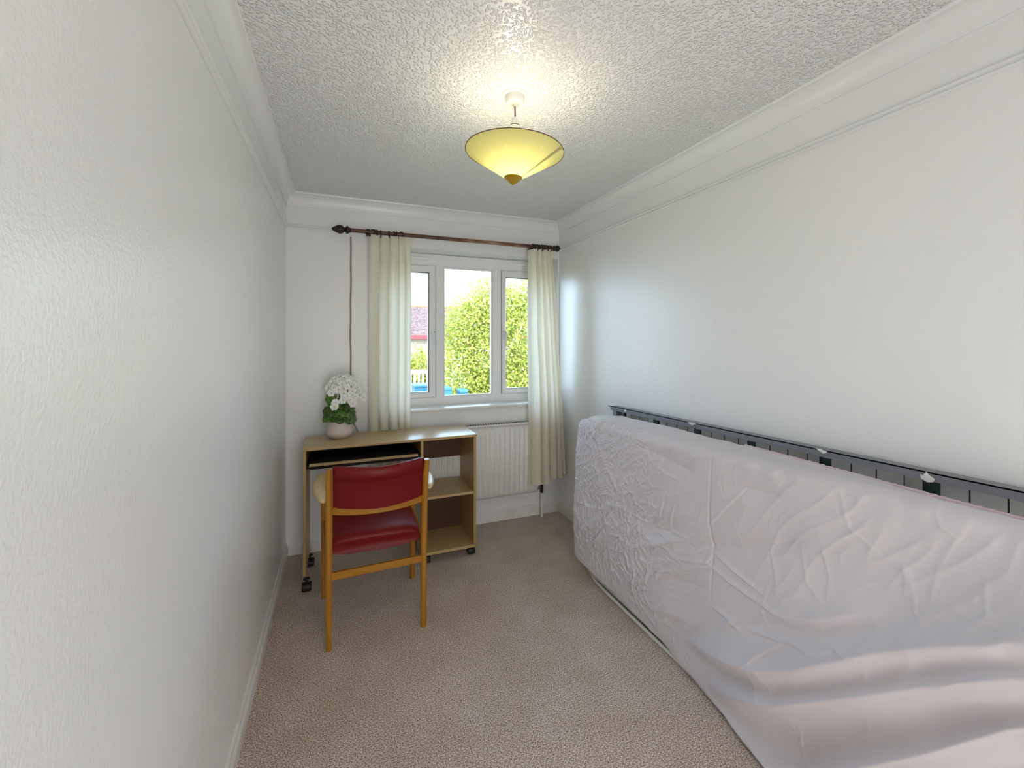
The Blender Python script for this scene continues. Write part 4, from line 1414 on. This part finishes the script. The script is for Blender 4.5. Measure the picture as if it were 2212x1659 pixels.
def tree(loc, label, cat, blobs, n, leaf, seed, trunk_r, trunk_h, name='garden_tree'):
    t = thing(name, loc, label, cat)
    bm = BM()
    b0 = Vector(loc)
    tube(bm, [b0, b0 + Vector((0.03, 0.02, trunk_h * 0.5)), b0 + Vector((-0.02, 0.0, trunk_h))], [trunk_r, trunk_r * 0.8, trunk_r * 0.55], 10)
    top = b0 + Vector((-0.02, 0, trunk_h))
    for k in range(7):
        a = k * 0.9
        tube(bm, [b0 + Vector((0, 0, trunk_h * (0.55 + 0.06 * k))), top + Vector((0.9 * math.cos(a), 0.9 * math.sin(a), 0.2 + 0.12 * k))], [trunk_r * 0.4, trunk_r * 0.12], 6)
    obj('trunk', bm, M_bark, t)
    foliage('foliage', blobs, n, leaf, M_tree, t, seed)
    return t
tx, ty = 3.98, 7.4
blobs = [(tx - 0.80, ty, 0.5, 0.75, 0.9, 1.5), (tx - 0.55, ty + 0.1, 1.75, 0.75, 0.9, 0.85), (tx - 0.1, ty, 1.2, 1.1, 1.2, 1.7), (tx + 0.10, ty + 0.2, 2.3, 0.80, 0.9, 0.80),
         (tx + 1.1, ty + 0.3, 1.5, 1.1, 1.1, 1.5), (tx + 0.2, ty - 0.3, -0.4, 1.3, 1.1, 1.2), (tx + 1.2, ty, 0.0, 1.2, 1.1, 1.3), (tx - 0.65, ty - 0.1, -0.5, 0.9, 0.9, 0.9), (tx + 1.3, ty + 0.2, 2.4, 0.75, 0.7, 0.70)]
tree((tx, ty, GZ), 'bushy yellow-green tree outside filling the middle and right window panes', 'tree', blobs, 52000, 0.040, 41, 0.16, 3.4)
sx_, sy_ = 3.05, 12.5
tree((sx_, sy_, GZ), 'small green tree outside seen through the left pane below the roof', 'tree',
     [(sx_ - 0.1, sy_, 0.35, 0.62, 0.6, 0.80), (sx_ + 0.15, sy_, -0.3, 0.5, 0.6, 0.55), (sx_ - 0.5, sy_, 0.0, 0.5, 0.5, 0.7)], 6000, 0.05, 43, 0.07, 2.4)

# neighbouring house across the gardens
HX0, HX1, HY, HD = 0.5, 13.0, 24.0, 7.0
EZ, RZ_ = 1.66, 3.72
house = thing('house', ((HX0 + HX1) / 2, HY + HD / 2, GZ), 'neighbouring brick house with red-brown tiled roof beyond the garden', 'house')
bm = BM(); box(bm, HX0, HX1, HY + 0.3, HY + HD, GZ, EZ)
obj('wall', bm, M_brick, house)
bm = BM()
ncourse = 22
rise, run = RZ_ - EZ, HD / 2
for k in range(ncourse):                       # overlapping tile courses as stepped strips
    t0, t1 = k / ncourse, (k + 1.15) / ncourse
    y0, y1 = HY + run * t0, HY + run * min(t1, 1)
    z0, z1 = EZ + rise * t0, EZ + rise * min(t1, 1)
    loft(bm, [[(xx, y0, z0 + 0.01), (xx, y0, z0 + 0.05), (xx, y1, z1 + 0.02), (xx, y1, z1 - 0.02)] for xx in (HX0 - 0.3, HX1 + 0.3)])
loft(bm, [[(xx, HY + run, RZ_), (xx, HY + HD + 0.2, EZ), (xx, HY + HD + 0.2, EZ - 0.05), (xx, HY + run, RZ_ - 0.06)] for xx in (HX0 - 0.3, HX1 + 0.3)])
tag(obj('roof_tiles', bm, M_roof, house), kind='stuff')
bm = BM()
for k in range(28):
    x0 = HX0 - 0.3 + k * (HX1 - HX0 + 0.6) / 28
    lathe(bm, [(0.13, 0.0), (0.12, 0.44)], HY + run, RZ_ + 0.0, x0, 10, 'x')
tag(obj('ridge_tiles', bm, M_ridge, house), kind='stuff')
bm = BM(); box(bm, HX0 - 0.3, HX1 + 0.3, HY - 0.06, HY + 0.02, EZ - 0.22, EZ + 0.02)
obj('fascia_board', bm, M_fascia, house)
for wx_ in (1.6, 3.4, 7.0, 10.0):
    bm = BM(); box(bm, wx_, wx_ + 1.1, HY + 0.24, HY + 0.32, 0.1, 1.25, 0.01)
    wf = obj('window', bm, M_upvc, house)
    bm = BM(); box(bm, wx_ + 0.08, wx_ + 1.02, HY + 0.225, HY + 0.245, 0.18, 1.17)
    obj('pane', bm, M_glass, wf)

# orange-roofed outbuilding and white railings behind the left pane
shed = thing('shed', (3.3, 14.6, GZ), 'low white shed with an orange tiled roof outside beyond the railings', 'shed')
bm = BM(); box(bm, 2.3, 4.3, 14.3, 16.0, GZ, -0.02)
obj('wall', bm, M_fence, shed)
bm = BM()
loft(bm, [[(2.1, 14.1, -0.02), (4.5, 14.1, -0.02), (4.5, 14.1, 0.03), (2.1, 14.1, 0.03)], [(2.6, 15.1, 0.46), (4.0, 15.1, 0.46), (4.0, 15.1, 0.50), (2.6, 15.1, 0.50)]])
obj('roof', bm, M_ridge, shed)

fence = thing('railing', (2.8, 10.4, GZ), 'white upright garden railing outside seen at the foot of the left pane', 'fence')
f0, f1 = Vector((2.05, 10.6, 0)), Vector((3.9, 10.1, 0))
for z0, z1 in ((0.34, 0.46), (-0.42, -0.34)):
    bm = BM()
    dirv = (f1 - f0)
    loft(bm, [[(p.x, p.y - 0.03, z0), (p.x, p.y + 0.03, z0), (p.x, p.y + 0.03, z1), (p.x, p.y - 0.03, z1)] for p in (f0, f1)])
    obj('rail', bm, M_fence, fence)
nb = 15
for k in range(nb):
    p = f0.lerp(f1, (k + 0.5) / nb)
    bm = BM(); box(bm, p.x - 0.028, p.x + 0.028, p.y - 0.02, p.y + 0.02, -0.38, 0.36, 0.004)
    obj('baluster', bm, M_fence, fence)
for p in (f0, f1):
    bm = BM(); box(bm, p.x - 0.06, p.x + 0.06, p.y - 0.06, p.y + 0.06, GZ, 0.52, 0.01)
    obj('post', bm, M_fence, fence)

def tub(cx, cy, zt, wx_, wy_, label):
    t = thing('storage_box', (cx, cy, GZ), label, 'box')
    bm = BM()
    loft(bm, [[(cx - wx_ * s, cy - wy_ * s, z), (cx + wx_ * s, cy - wy_ * s, z), (cx + wx_ * s, cy + wy_ * s, z), (cx - wx_ * s, cy + wy_ * s, z)] for s, z in ((0.9, GZ), (0.96, (GZ + zt) / 2), (1.0, zt - 0.08))])
    obj('body', bm, M_blue, t)
    bm = BM(); box(bm, cx - wx_ * 1.04, cx + wx_ * 1.04, cy - wy_ * 1.04, cy + wy_ * 1.04, zt - 0.08, zt, 0.02)
    obj('lid', bm, M_blue, t)
tub(2.62, 9.0, 0.16, 0.42, 0.3, 'blue box outside at the bottom of the left pane')
tub(2.42, 5.9, 0.40, 0.10, 0.14, 'narrow blue box outside at the bottom corner of the middle pane')
tub(2.72, 5.7, 0.36, 0.09, 0.14, 'small blue box outside at the foot of the tree')
